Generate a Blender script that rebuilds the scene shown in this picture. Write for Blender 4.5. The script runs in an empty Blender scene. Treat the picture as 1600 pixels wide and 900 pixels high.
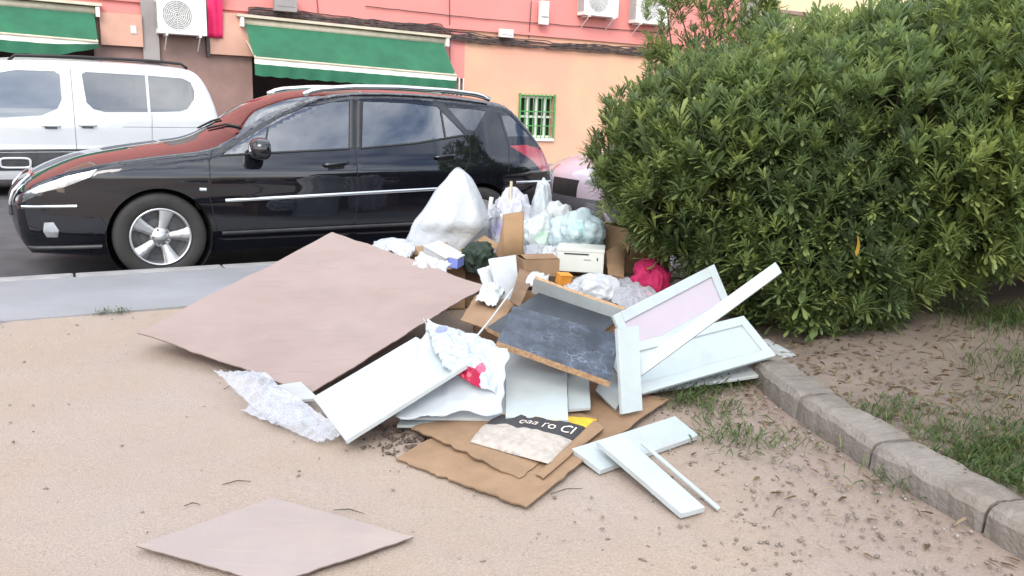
import bpy, bmesh, math, random
import numpy as np
from mathutils import Vector, Matrix, noise
from mathutils.geometry import delaunay_2d_cdt
R = math.radians
random.seed(4)
rng = np.random.default_rng(7)
sc = bpy.context.scene
col = sc.collection

# ------------------------------------------------------------------ camera
FPX, PITCH, ROLL, CAMZ = 1300.0, math.atan(283/1300), R(2.0), 1.26
cp, sp, cr, sr = math.cos(PITCH), math.sin(PITCH), math.cos(ROLL), math.sin(ROLL)
CAM = Vector((0, 0, CAMZ))
FW, R0, U0 = Vector((0, cp, -sp)), Vector((1, 0, 0)), Vector((0, sp, cp))
cd = bpy.data.cameras.new('camera'); cam = bpy.data.objects.new('camera', cd); col.objects.link(cam)
cd.sensor_width = 36; cd.lens = FPX*36/1600; cd.clip_start = 0.05; cd.clip_end = 2000
rx, ux = R0*cr + U0*sr, -R0*sr + U0*cr
cam.matrix_world = Matrix(((rx.x, ux.x, -FW.x, 0), (rx.y, ux.y, -FW.y, 0), (rx.z, ux.z, -FW.z, CAMZ), (0, 0, 0, 1)))
sc.camera = cam

# ------------------------------------------------------------------ world, sun, exposure
SUN_EL, SUN_AZ = R(42), R(186)      # azimuth clockwise from +Y
w = bpy.data.worlds.new('World'); sc.world = w; w.use_nodes = True
nt = w.node_tree; nt.nodes.clear()
sky = nt.nodes.new('ShaderNodeTexSky'); sky.sky_type = 'NISHITA'; sky.sun_disc = False
sky.sun_elevation = SUN_EL; sky.sun_rotation = SUN_AZ; sky.air_density = 1.0; sky.dust_density = 1.5
tc = nt.nodes.new('ShaderNodeTexCoord'); mp = nt.nodes.new('ShaderNodeMapping'); mp.inputs['Scale'].default_value = (1, 1, 2.6)
nz = nt.nodes.new('ShaderNodeTexNoise'); nz.inputs['Scale'].default_value = 2.3; nz.inputs['Detail'].default_value = 8; nz.inputs['Roughness'].default_value = .58
rp = nt.nodes.new('ShaderNodeValToRGB'); rp.color_ramp.elements[0].position = .40; rp.color_ramp.elements[1].position = .62
mx = nt.nodes.new('ShaderNodeMix'); mx.data_type = 'RGBA'
mx.inputs['B'].default_value = (11.0, 11.4, 12.0, 1)
bg = nt.nodes.new('ShaderNodeBackground'); bg.inputs['Strength'].default_value = .15
wo = nt.nodes.new('ShaderNodeOutputWorld')
L = nt.links.new
L(tc.outputs['Generated'], mp.inputs['Vector']); L(mp.outputs['Vector'], nz.inputs['Vector']); L(nz.outputs['Fac'], rp.inputs['Fac'])
L(rp.outputs['Color'], mx.inputs['Factor']); L(sky.outputs['Color'], mx.inputs['A']); L(mx.outputs['Result'], bg.inputs['Color']); L(bg.outputs['Background'], wo.inputs['Surface'])
sd = bpy.data.lights.new('sun', 'SUN'); sd.energy = 1.5; sd.angle = R(34); sd.color = (1.0, .95, .88)
so = bpy.data.objects.new('sun', sd); col.objects.link(so)
sdir = Vector((math.sin(SUN_AZ)*math.cos(SUN_EL), math.cos(SUN_AZ)*math.cos(SUN_EL), math.sin(SUN_EL)))
so.rotation_euler = sdir.to_track_quat('Z', 'Y').to_euler(); so.location = (0, -9, 10)
sc.view_settings.view_transform = 'Standard'; sc.view_settings.look = 'None'
sc.view_settings.exposure = 0.85; sc.view_settings.gamma = 1
try: sc.view_settings.use_curve_mapping = False
except Exception: pass
sc.cycles.use_denoising = True
sc.cycles.max_bounces = 8; sc.cycles.transparent_max_bounces = 24; sc.cycles.caustics_reflective = False; sc.cycles.caustics_refractive = False

# ------------------------------------------------------------------ pixel (1600x900 photograph) to world
def ray(px, py):
    dx, dy = px-800, py-450
    x = dx*cr + dy*sr; y = dy*cr - dx*sr
    return FW*FPX + R0*x - U0*y
def G(px, py, z=0.0):
    d = ray(px, py); return CAM + d*((z-CAMZ)/d.z)
def AtY(px, py, Y):
    d = ray(px, py); return CAM + d*(Y/d.y)

# ------------------------------------------------------------------ mesh helpers
def link(name, me, mats, parent=None, smooth=False):
    o = bpy.data.objects.new(name, me); col.objects.link(o)
    if not isinstance(mats, (list, tuple)): mats = [mats]
    if not me.materials:
        for m in mats: me.materials.append(m)
    if smooth: me.shade_smooth()
    if parent is not None: o.parent = parent
    return o
def pymesh(name, v, f, mats, parent=None, smooth=False, mi=None):
    me = bpy.data.meshes.new(name)
    me.from_pydata([tuple(map(float, p)) for p in v], [], [tuple(map(int, q)) for q in f]); me.update()
    o = link(name, me, mats, parent, smooth)
    if mi is not None: me.polygons.foreach_set('material_index', np.asarray(mi, np.int32))
    return o
def bmobj(name, bm, mats, parent=None, smooth=False):
    me = bpy.data.meshes.new(name); bm.to_mesh(me); bm.free(); return link(name, me, mats, parent, smooth)
def npmesh(name, v, f, mats, parent=None, attr=None, smooth=False):
    me = bpy.data.meshes.new(name); v = np.asarray(v, np.float32); f = np.asarray(f, np.int32)
    me.vertices.add(len(v)); me.vertices.foreach_set('co', v.ravel())
    k = f.shape[1]; me.loops.add(f.size); me.loops.foreach_set('vertex_index', f.ravel())
    me.polygons.add(len(f)); me.polygons.foreach_set('loop_start', np.arange(0, f.size, k, dtype=np.int32))
    me.update(calc_edges=True); me.validate()
    if attr is not None:
        a = me.attributes.new('tint', 'FLOAT', 'POINT'); a.data.foreach_set('value', np.asarray(attr, np.float32))
    return link(name, me, mats, parent, smooth)
def empty(name, loc=(0, 0, 0), rz=0.0):
    o = bpy.data.objects.new(name, None); col.objects.link(o); o.location = loc; o.rotation_euler = (0, 0, rz); o.empty_display_size = .1
    return o
def tag(o, label=None, cat=None, group=None, kind=None):
    if label: o['label'] = label
    if cat: o['category'] = cat
    if group: o['group'] = group
    if kind: o['kind'] = kind
    return o
class MB:
    """collects boxes, tubes and polygons into one mesh"""
    def __init__(s): s.v = []; s.f = []; s.m = []
    def add(s, v, f, mi=0):
        b = len(s.v); s.v += [tuple(p) for p in v]; s.f += [tuple(i+b for i in q) for q in f]; s.m += [mi]*len(f); return s
    def box(s, a, b, mi=0):
        x0, y0, z0 = a; x1, y1, z1 = b
        return s.add([(x0,y0,z0),(x1,y0,z0),(x1,y1,z0),(x0,y1,z0),(x0,y0,z1),(x1,y0,z1),(x1,y1,z1),(x0,y1,z1)],
                     [(3,2,1,0),(4,5,6,7),(0,1,5,4),(1,2,6,5),(2,3,7,6),(3,0,4,7)], mi)
    def obox(s, o, ux, uy, uz, mi=0):
        o, ux, uy, uz = map(Vector, (o, ux, uy, uz))
        v = [o, o+ux, o+ux+uy, o+uy, o+uz, o+ux+uz, o+ux+uy+uz, o+uy+uz]
        f = [(3,2,1,0),(4,5,6,7),(0,1,5,4),(1,2,6,5),(2,3,7,6),(3,0,4,7)]
        if ux.cross(uy).dot(uz) < 0: f = [q[::-1] for q in f]
        return s.add(v, f, mi)
    def tube(s, pts, rad, n=6, mi=0, cap=True):
        pts = [Vector(p) for p in pts]; k = len(pts); rad = rad if isinstance(rad, (list, tuple)) else [rad]*k
        v = []; f = []; up = None
        for i, p in enumerate(pts):
            t = (pts[min(i+1, k-1)] - pts[max(i-1, 0)]).normalized()
            if up is None: up = t.orthogonal().normalized()
            up = (up - t*up.dot(t)); up = up.normalized() if up.length > 1e-6 else t.orthogonal().normalized()
            sd_ = t.cross(up)
            for j in range(n):
                a = 2*math.pi*j/n; v.append(p + (up*math.cos(a) + sd_*math.sin(a))*rad[i])
        for i in range(k-1):
            for j in range(n):
                f.append((i*n+j, i*n+(j+1) % n, (i+1)*n+(j+1) % n, (i+1)*n+j))
        if cap: f.append(tuple(range(n))[::-1]); f.append(tuple((k-1)*n+j for j in range(n)))
        return s.add(v, f, mi)
    def lathe(s, prof, n=32, axis='Y', mi=0, c=(0, 0, 0)):
        v = []; f = []; k = len(prof)
        for r_, h in prof:
            for j in range(n):
                a = 2*math.pi*j/n
                p = (r_*math.cos(a), h, r_*math.sin(a)) if axis == 'Y' else (r_*math.cos(a), r_*math.sin(a), h)
                v.append((p[0]+c[0], p[1]+c[1], p[2]+c[2]))
        for i in range(k-1):
            for j in range(n):
                q = (i*n+j, i*n+(j+1) % n, (i+1)*n+(j+1) % n, (i+1)*n+j); f.append(q)
        return s.add(v, f, mi)
    def build(s, name, mats, parent=None, smooth=False, bevel=0, seg=2):
        o = pymesh(name, s.v, s.f, mats, parent, smooth, s.m if isinstance(mats, (list, tuple)) else None)
        if bevel:
            bm = bmesh.new(); bm.from_mesh(o.data); bmesh.ops.remove_doubles(bm, verts=bm.verts, dist=1e-5)
            bmesh.ops.bevel(bm, geom=list(bm.edges), offset=bevel, segments=seg, affect='EDGES', clamp_overlap=True, profile=.7)
            bm.to_mesh(o.data); bm.free()
        return o

# ------------------------------------------------------------------ materials
MATS = {}
def node(t, k, **kw):
    n = t.nodes.new(k)
    for a, b in kw.items(): setattr(n, a, b)
    return n
def mat(name, c, rough=.6, var=.12, scale=6, c2=None, bump=0, bscale=80, metal=0, coat=0, detail=6, spec=.5, lo=.35, hi=.65, coords='Object', transl=0, grime=0, gcol=(.16, .12, .09), gscale=2.5, scratch=0):
    if name in MATS: return MATS[name]
    m = bpy.data.materials.new(name); m.use_nodes = True; t = m.node_tree; b = t.nodes['Principled BSDF']
    b.inputs['Roughness'].default_value = rough; b.inputs['Metallic'].default_value = metal
    b.inputs['Coat Weight'].default_value = coat; b.inputs['Coat Roughness'].default_value = .03; b.inputs['Coat IOR'].default_value = 1.7
    b.inputs['Specular IOR Level'].default_value = spec
    tcn = node(t, 'ShaderNodeTexCoord')
    if c2 is None: c2 = tuple(x*(1-2*var) for x in c)
    n1 = node(t, 'ShaderNodeTexNoise'); n1.inputs['Scale'].default_value = scale; n1.inputs['Detail'].default_value = detail; n1.inputs['Roughness'].default_value = .6
    r1 = node(t, 'ShaderNodeValToRGB'); e = r1.color_ramp.elements; e[0].position = lo; e[1].position = hi; e[0].color = (*c2, 1); e[1].color = (*c, 1)
    t.links.new(tcn.outputs[coords], n1.inputs['Vector']); t.links.new(n1.outputs['Fac'], r1.inputs['Fac']); t.links.new(r1.outputs['Color'], b.inputs['Base Color']); last = r1.outputs['Color']
    if grime:      # blotchy dirt and long scratches
        oi = node(t, 'ShaderNodeObjectInfo'); ao = node(t, 'ShaderNodeVectorMath', operation='MULTIPLY_ADD'); ao.inputs[1].default_value = (9, 7, 5); t.links.new(oi.outputs['Random'], ao.inputs[0]); t.links.new(tcn.outputs[coords], ao.inputs[2])
        g1 = node(t, 'ShaderNodeTexNoise'); g1.inputs['Scale'].default_value = gscale; g1.inputs['Detail'].default_value = 11; g1.inputs['Roughness'].default_value = .68; t.links.new(ao.outputs[0], g1.inputs['Vector'])
        gr = node(t, 'ShaderNodeValToRGB'); gr.color_ramp.elements[0].position = .46; gr.color_ramp.elements[1].position = .70; t.links.new(g1.outputs['Fac'], gr.inputs['Fac'])
        gm = node(t, 'ShaderNodeMath', operation='MULTIPLY'); gm.inputs[1].default_value = grime; t.links.new(gr.outputs['Color'], gm.inputs[0])
        gx = node(t, 'ShaderNodeMix', data_type='RGBA'); gx.inputs['B'].default_value = (*gcol, 1); t.links.new(gm.outputs[0], gx.inputs['Factor']); t.links.new(last, gx.inputs['A']); last = gx.outputs['Result']
        if scratch:
            mp2 = node(t, 'ShaderNodeMapping'); mp2.inputs['Rotation'].default_value = (0, 0, .6); mp2.inputs['Scale'].default_value = (2.2, 60, 9); t.links.new(ao.outputs[0], mp2.inputs['Vector'])
            s1 = node(t, 'ShaderNodeTexNoise'); s1.inputs['Scale'].default_value = 1.6; s1.inputs['Detail'].default_value = 3; t.links.new(mp2.outputs['Vector'], s1.inputs['Vector'])
            sr_ = node(t, 'ShaderNodeValToRGB'); sr_.color_ramp.elements[0].position = .625; sr_.color_ramp.elements[1].position = .665; t.links.new(s1.outputs['Fac'], sr_.inputs['Fac'])
            sm_ = node(t, 'ShaderNodeMath', operation='MULTIPLY'); sm_.inputs[1].default_value = scratch; t.links.new(sr_.outputs['Color'], sm_.inputs[0])
            sx_ = node(t, 'ShaderNodeMix', data_type='RGBA'); sx_.inputs['B'].default_value = (*gcol, 1); t.links.new(sm_.outputs[0], sx_.inputs['Factor']); t.links.new(last, sx_.inputs['A']); last = sx_.outputs['Result']
        t.links.new(last, b.inputs['Base Color'])
    if bump:
        n2 = node(t, 'ShaderNodeTexNoise'); n2.inputs['Scale'].default_value = bscale; n2.inputs['Detail'].default_value = 5
        bp = node(t, 'ShaderNodeBump'); bp.inputs['Strength'].default_value = min(1, bump); bp.inputs['Distance'].default_value = .01*max(1, bump)
        t.links.new(tcn.outputs[coords], n2.inputs['Vector']); t.links.new(n2.outputs['Fac'], bp.inputs['Height']); t.links.new(bp.outputs['Normal'], b.inputs['Normal'])
    if transl:
        tr = node(t, 'ShaderNodeBsdfTranslucent'); ms = node(t, 'ShaderNodeMixShader'); ms.inputs['Fac'].default_value = transl
        t.links.new(last, tr.inputs['Color']); t.links.new(b.outputs['BSDF'], ms.inputs[1]); t.links.new(tr.outputs['BSDF'], ms.inputs[2])
        t.links.new(ms.outputs['Shader'], t.nodes['Material Output'].inputs['Surface'])
    MATS[name] = m; return m
def emit_free_glass(name, tint, rough=.02, refl=1.0, ior=1.6):
    if name in MATS: return MATS[name]
    m = bpy.data.materials.new(name); m.use_nodes = True; t = m.node_tree; t.nodes.remove(t.nodes['Principled BSDF'])
    fr = node(t, 'ShaderNodeFresnel'); fr.inputs['IOR'].default_value = ior
    tr = node(t, 'ShaderNodeBsdfTransparent'); tr.inputs['Color'].default_value = (*tint, 1)
    gl = node(t, 'ShaderNodeBsdfGlossy'); gl.inputs['Roughness'].default_value = rough; gl.inputs['Color'].default_value = (refl, refl, refl, 1)
    ms = node(t, 'ShaderNodeMixShader'); t.links.new(fr.outputs['Fac'], ms.inputs['Fac']); t.links.new(tr.outputs['BSDF'], ms.inputs[1]); t.links.new(gl.outputs['BSDF'], ms.inputs[2])
    t.links.new(ms.outputs['Shader'], t.nodes['Material Output'].inputs['Surface']); MATS[name] = m; return m
def film(name, tint, opac=.35, col_=(.8, .82, .85), rough=.15):
    """thin plastic film: part see-through, part milky, glossy"""
    if name in MATS: return MATS[name]
    m = bpy.data.materials.new(name); m.use_nodes = True; t = m.node_tree; b = t.nodes['Principled BSDF']
    b.inputs['Base Color'].default_value = (*col_, 1); b.inputs['Roughness'].default_value = rough; b.inputs['Specular IOR Level'].default_value = .7
    tr = node(t, 'ShaderNodeBsdfTransparent'); tr.inputs['Color'].default_value = (*tint, 1)
    lw = node(t, 'ShaderNodeLayerWeight'); lw.inputs['Blend'].default_value = .35
    mr = node(t, 'ShaderNodeMapRange'); mr.inputs['To Min'].default_value = opac; mr.inputs['To Max'].default_value = min(1, opac+.55)
    ms = node(t, 'ShaderNodeMixShader'); t.links.new(lw.outputs['Facing'], mr.inputs['Value']); t.links.new(mr.outputs['Result'], ms.inputs['Fac'])
    t.links.new(tr.outputs['BSDF'], ms.inputs[1]); t.links.new(b.outputs['BSDF'], ms.inputs[2]); t.links.new(ms.outputs['Shader'], t.nodes['Material Output'].inputs['Surface'])
    MATS[name] = m; return m
def bag_mat(name, c, prints=(), transl=.35, rough=.24, bump=.4):
    """plastic bag with blots of print at given object-space spots (pos, radius, colour)"""
    m = bpy.data.materials.new(name); m.use_nodes = True; t = m.node_tree; b = t.nodes['Principled BSDF']; b.inputs['Roughness'].default_value = rough
    tcn = node(t, 'ShaderNodeTexCoord'); last = None
    rgb = node(t, 'ShaderNodeRGB'); rgb.outputs[0].default_value = (*c, 1); last = rgb.outputs[0]
    n0 = node(t, 'ShaderNodeTexNoise'); n0.inputs['Scale'].default_value = 45; n0.inputs['Detail'].default_value = 2; t.links.new(tcn.outputs['Object'], n0.inputs['Vector'])
    for pos, rad, pc in prints:
        d = node(t, 'ShaderNodeVectorMath', operation='DISTANCE'); d.inputs[1].default_value = pos; t.links.new(tcn.outputs['Object'], d.inputs[0])
        a = node(t, 'ShaderNodeMath', operation='MULTIPLY_ADD'); a.inputs[1].default_value = rad*.9; t.links.new(n0.outputs['Fac'], a.inputs[0]); t.links.new(d.outputs['Value'], a.inputs[2])
        g = node(t, 'ShaderNodeMath', operation='LESS_THAN'); g.inputs[1].default_value = rad*1.45; t.links.new(a.outputs[0], g.inputs[0])
        mm = node(t, 'ShaderNodeMix', data_type='RGBA'); mm.inputs['B'].default_value = (*pc, 1); t.links.new(g.outputs[0], mm.inputs['Factor']); t.links.new(last, mm.inputs['A']); last = mm.outputs['Result']
    t.links.new(last, b.inputs['Base Color'])
    v = node(t, 'ShaderNodeTexVoronoi', feature='DISTANCE_TO_EDGE'); v.inputs['Scale'].default_value = 11
    nd = node(t, 'ShaderNodeTexNoise'); nd.inputs['Scale'].default_value = 9
    ad = node(t, 'ShaderNodeVectorMath', operation='MULTIPLY_ADD'); ad.inputs[1].default_value = (.3, .3, .3)
    t.links.new(tcn.outputs['Object'], nd.inputs['Vector']); t.links.new(nd.outputs['Color'], ad.inputs[0]); t.links.new(tcn.outputs['Object'], ad.inputs[2]); t.links.new(ad.outputs[0], v.inputs['Vector'])
    bp = node(t, 'ShaderNodeBump'); bp.inputs['Strength'].default_value = bump; bp.inputs['Distance'].default_value = .02
    t.links.new(v.outputs['Distance'], bp.inputs['Height']); t.links.new(bp.outputs['Normal'], b.inputs['Normal'])
    tr = node(t, 'ShaderNodeBsdfTranslucent'); ms = node(t, 'ShaderNodeMixShader'); ms.inputs['Fac'].default_value = transl
    t.links.new(last, tr.inputs['Color']); t.links.new(b.outputs['BSDF'], ms.inputs[1]); t.links.new(tr.outputs['BSDF'], ms.inputs[2]); t.links.new(ms.outputs['Shader'], t.nodes['Material Output'].inputs['Surface'])
    return m
# @@SETTING
# ------------------------------------------------------------------ street frame: u along the street, off away from the camera, z above the road
YAW = R(30); DV = Vector((math.cos(YAW), math.sin(YAW), 0)); NV = Vector((math.sin(YAW), -math.cos(YAW), 0)); RZ = -.13
FWP = G(257, 440, RZ)
def S(u, off, z=0.0):
    p = FWP + DV*u - NV*off; return Vector((p.x, p.y, RZ+z))
def fbm(p, o=4): return noise.fractal(Vector(p), 1.0, 2.0, o)

# ------------------------------------------------------------------ setting: ground, road, pavements
def soil_mat(name, c1, c2, c3, kerbmix=False):
    m = bpy.data.materials.new(name); m.use_nodes = True; t = m.node_tree; b = t.nodes['Principled BSDF']; b.inputs['Roughness'].default_value = .95; b.inputs['Specular IOR Level'].default_value = .15
    ge = node(t, 'ShaderNodeNewGeometry')
    def nz_(s, d=6, r=.6):
        n = node(t, 'ShaderNodeTexNoise'); n.inputs['Scale'].default_value = s; n.inputs['Detail'].default_value = d; n.inputs['Roughness'].default_value = r; t.links.new(ge.outputs['Position'], n.inputs['Vector']); return n
    n1, n2, n3 = nz_(1.1), nz_(14, 8, .7), nz_(150, 4, .7)
    r1 = node(t, 'ShaderNodeValToRGB'); r1.color_ramp.elements[0].color = (*c1, 1); r1.color_ramp.elements[1].color = (*c2, 1); r1.color_ramp.elements[0].position = .35; r1.color_ramp.elements[1].position = .65
    t.links.new(n1.outputs['Fac'], r1.inputs['Fac']); last = r1.outputs['Color']
    r2 = node(t, 'ShaderNodeValToRGB'); r2.color_ramp.elements[0].position = .56; r2.color_ramp.elements[1].position = .74
    mx1 = node(t, 'ShaderNodeMix', data_type='RGBA'); mx1.inputs['B'].default_value = (*c3, 1)
    sc_ = node(t, 'ShaderNodeMath', operation='MULTIPLY'); sc_.inputs[1].default_value = .7
    t.links.new(n2.outputs['Fac'], r2.inputs['Fac']); t.links.new(r2.outputs['Color'], sc_.inputs[0]); t.links.new(sc_.outputs[0], mx1.inputs['Factor']); t.links.new(last, mx1.inputs['A']); last = mx1.outputs['Result']
    if kerbmix:   # browner, humus-rich dirt towards the planting bed
        sx = node(t, 'ShaderNodeSeparateXYZ'); t.links.new(ge.outputs['Position'], sx.inputs[0])
        ma = node(t, 'ShaderNodeMath', operation='MULTIPLY_ADD'); ma.inputs[1].default_value = .33; t.links.new(sx.outputs['Y'], ma.inputs[0]); t.links.new(sx.outputs['X'], ma.inputs[2])
        mn = node(t, 'ShaderNodeMath', operation='MULTIPLY_ADD'); mn.inputs[1].default_value = .9; t.links.new(n2.outputs['Fac'], mn.inputs[0]); t.links.new(ma.outputs[0], mn.inputs[2])
        mr = node(t, 'ShaderNodeMapRange'); mr.inputs['From Min'].default_value = 1.75; mr.inputs['From Max'].default_value = 2.8; t.links.new(mn.outputs[0], mr.inputs['Value'])
        mx2 = node(t, 'ShaderNodeMix', data_type='RGBA'); mx2.inputs['B'].default_value = (.27, .215, .18, 1); t.links.new(mr.outputs['Result'], mx2.inputs['Factor']); t.links.new(last, mx2.inputs['A']); last = mx2.outputs['Result']
    r3 = node(t, 'ShaderNodeValToRGB'); r3.color_ramp.elements[0].color = (.72, .7, .69, 1); r3.color_ramp.elements[1].color = (1.12, 1.1, 1.08, 1); r3.color_ramp.elements[0].position = .32; r3.color_ramp.elements[1].position = .6
    mu = node(t, 'ShaderNodeMix', data_type='RGBA', blend_type='MULTIPLY'); mu.inputs['Factor'].default_value = .75
    t.links.new(n3.outputs['Fac'], r3.inputs['Fac']); t.links.new(last, mu.inputs['A']); t.links.new(r3.outputs['Color'], mu.inputs['B']); t.links.new(mu.outputs['Result'], b.inputs['Base Color'])
    bp = node(t, 'ShaderNodeBump'); bp.inputs['Strength'].default_value = .55; bp.inputs['Distance'].default_value = .012
    ad = node(t, 'ShaderNodeMath', operation='ADD'); t.links.new(n3.outputs['Fac'], ad.inputs[0]); t.links.new(n2.outputs['Fac'], ad.inputs[1]); t.links.new(ad.outputs[0], bp.inputs['Height']); t.links.new(bp.outputs['Normal'], b.inputs['Normal'])
    return m
m_dirt = soil_mat('dirt', (.36, .29, .23), (.36, .305, .27), (.32, .26, .215), True)
m_bed = soil_mat('bed_soil', (.17, .138, .112), (.22, .18, .15), (.13, .105, .088))
m_asph = mat('asphalt', (.085, .085, .09), .85, .2, 3, bump=.5, bscale=250)
m_conc = mat('pavement_concrete', (.265, .27, .285), .8, .1, 1.4, bump=.2, bscale=160, grime=.5, gcol=(.24, .23, .22), gscale=1.6)
m_kst = mat('kerb_concrete', (.34, .335, .33), .8, .12, 4, bump=.3, bscale=120, grime=.6, gcol=(.17, .16, .15), gscale=4)
m_bedk = mat('weathered_kerb_concrete', (.225, .20, .175), .9, .2, 5, c2=(.155, .136, .118), bump=.8, bscale=60, grime=.6, gcol=(.13, .105, .08), gscale=5)
m_far = mat('far_ground', (.2, .18, .15), .9)

def strip(name, u0, u1, o0, o1, z, m, nu=60, no=4, kind='structure'):
    v = []; f = []
    for i in range(nu+1):
        for j in range(no+1): v.append(S(u0+(u1-u0)*i/nu, o0+(o1-o0)*j/no, z))
    for i in range(nu):
        for j in range(no): a = i*(no+1)+j; f.append((a, a+no+1, a+no+2, a+1))
    o = pymesh(name, v, f, m); tag(o, kind=kind); return o
gv = 900
tag(pymesh('ground', [(-gv, -gv, RZ-.05), (gv, -gv, RZ-.05), (gv, gv, RZ-.05), (-gv, gv, RZ-.05)], [(0, 1, 2, 3)], m_far), kind='structure')
strip('road', -60, 80, -.10, 8.75, 0, m_asph)
def raised(name, u0, u1, o0, o1, z, m):
    mb = MB(); a = [S(u0, o0, -.04), S(u1, o0, -.04), S(u1, o1, -.04), S(u0, o1, -.04)]
    b = [p + Vector((0, 0, z+.04)) for p in a]
    mb.add(a+b, [(4, 5, 6, 7), (0, 1, 5, 4), (1, 2, 6, 5), (2, 3, 7, 6), (3, 0, 4, 7)]); return tag(mb.build(name, m), kind='structure')
KE = -.13                                         # road-side edge of the near kerb
raised('pavement', -40, 60, -1.42, KE-.165, .135, m_conc)
raised('far_pavement', -60, 80, 8.75, 10.3, .12, m_conc)
kb = empty('road_kerb', S(0, KE, 0)); tag(kb, kind='structure')
km = None
for i in range(-5, 12):
    if km is None:
        mb = MB(); mb.obox((0, 0, -.1), (.985, 0, 0), (0, .15, 0), (0, 0, .232)); o0 = mb.build('kerb_stone', m_kst, kb, bevel=.012); km = o0.data; o = o0
    else:
        o = bpy.data.objects.new('kerb_stone', km); col.objects.link(o); o.parent = kb
    p = DV*(i*1.0+.4) + NV*.15; o.location = (p.x, p.y, random.uniform(-.004, .004)); o.rotation_euler = (0, 0, YAW + random.uniform(-.004, .004))
# dirt square: fine near the rubbish, coarse beyond
us = np.concatenate([[-60, -30, -15, -8], np.arange(-5, 7.01, .07), [9, 14, 30, 60]]); os_ = np.concatenate([[-60, -30, -18, -12], np.arange(-9, -1.42, .07), [-1.42]])
V = []
for u in us:
    for o_ in os_:
        p = S(u, o_, 0); h = 0
        if -5 <= u <= 7 and o_ > -9: h = .010*fbm((p.x*1.3, p.y*1.3, 0)) + .005*fbm((p.x*6, p.y*6, 3))
        V.append((p.x, p.y, h-.006))
nO = len(os_); Fq = [(i*nO+j, (i+1)*nO+j, (i+1)*nO+j+1, i*nO+j+1) for i in range(len(us)-1) for j in range(nO-1)]
tag(pymesh('dirt_ground', V, Fq, m_dirt, smooth=True), kind='structure')

# planting bed: kerb stones along a curve, soil behind
KP = [Vector(p) for p in ((2.35, .35), (2.02, 1.0), (1.73, 1.7), (1.505, 2.41), (1.344, 2.885), (1.232, 3.375), (1.172, 3.87), (1.13, 4.37), (1.11, 4.87), (1.10, 5.37), (1.10, 5.87), (1.11, 6.37))]
kerb = empty('planting_bed_kerb', (KP[4].x, KP[4].y, 0)); tag(kerb, kind='structure')
for i in range(len(KP)-1):
    a, b = KP[i], KP[i+1]; t = (b-a).normalized(); nrm = Vector((t.y, -t.x))   # away from the dirt
    if nrm.x < 0: nrm = -nrm
    n_ = max(1, round((b-a).length/.5))
    for k in range(n_):
        p = a + (b-a)*k/n_; q = a + (b-a)*(k+1)/n_; g = t*.009
        p, q = p+g, q-g; mb = MB(); w_, h_ = .175, .105
        prof = [(0, -.08), (.0, h_-.032), (.016, h_-.008), (.04, h_), (w_-.01, h_+.002), (w_, h_-.01), (w_, -.08)]
        v = []; NS = 15
        jit = random.uniform(-.008, .008), random.uniform(-.006, .006); dz = random.uniform(-.006, .006)
        for s_ in range(NS):
            f_ = s_/(NS-1); c = p + (q-p)*f_; ed = .008 if s_ in (0, NS-1) else 0
            for (x, z) in prof:
                nn = .009*fbm((c.x*9+x*30, c.y*9, z*30)) + .004*fbm((c.x*40, c.y*40+x*90, z*90))
                xx = x + nn + jit[0]*(1-f_) + jit[1]*f_ + (ed if x < .05 and z > 0 else 0); zz = z + nn + dz - (ed*.8 if z > .05 else 0)
                v.append((c.x+nrm.x*xx-kerb.location.x, c.y+nrm.y*xx-kerb.location.y, zz))
        P_ = len(prof); f = [(s_*P_+j, s_*P_+j+1, (s_+1)*P_+j+1, (s_+1)*P_+j) for s_ in range(NS-1) for j in range(P_-1)]
        f += [tuple(range(P_))[::-1], tuple((NS-1)*P_+j for j in range(P_))]
        o = pymesh('kerb_stone', v, f, m_bedk, kerb, smooth=False)
def kerb_at(s):                                     # s in 0..len-1
    i = min(int(s), len(KP)-2); f_ = s-i; a, b = KP[i], KP[i+1]; t = (b-a).normalized(); n_ = Vector((t.y, -t.x)); n_ = -n_ if n_.x < 0 else n_
    return a+(b-a)*f_, n_
def bed_z(p, wd): return .075 + .16*min(1, max(0, wd)/1.8)**1.3 + .03*fbm((p.x*1.5, p.y*1.5, 5)) + .012*fbm((p.x*8, p.y*8, 1))
ws = [0.13]+[.19+.07*i for i in range(40)]+[3.4, 4.2, 6, 10, 25]
V = []; ts = np.linspace(0, len(KP)-1, 100)
for s in ts:
    p, n_ = kerb_at(s); n_ = (n_*.35+Vector((1, 0.05))*.65).normalized()
    for wd in ws:
        q = p+n_*wd; V.append((q.x, q.y, bed_z(q, wd-.16)))
nW = len(ws); tag(pymesh('planting_bed', V, [(i*nW+j, i*nW+j+1, (i+1)*nW+j+1, (i+1)*nW+j) for i in range(len(ts)-1) for j in range(nW-1)], m_bed, smooth=True), kind='structure')
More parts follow.
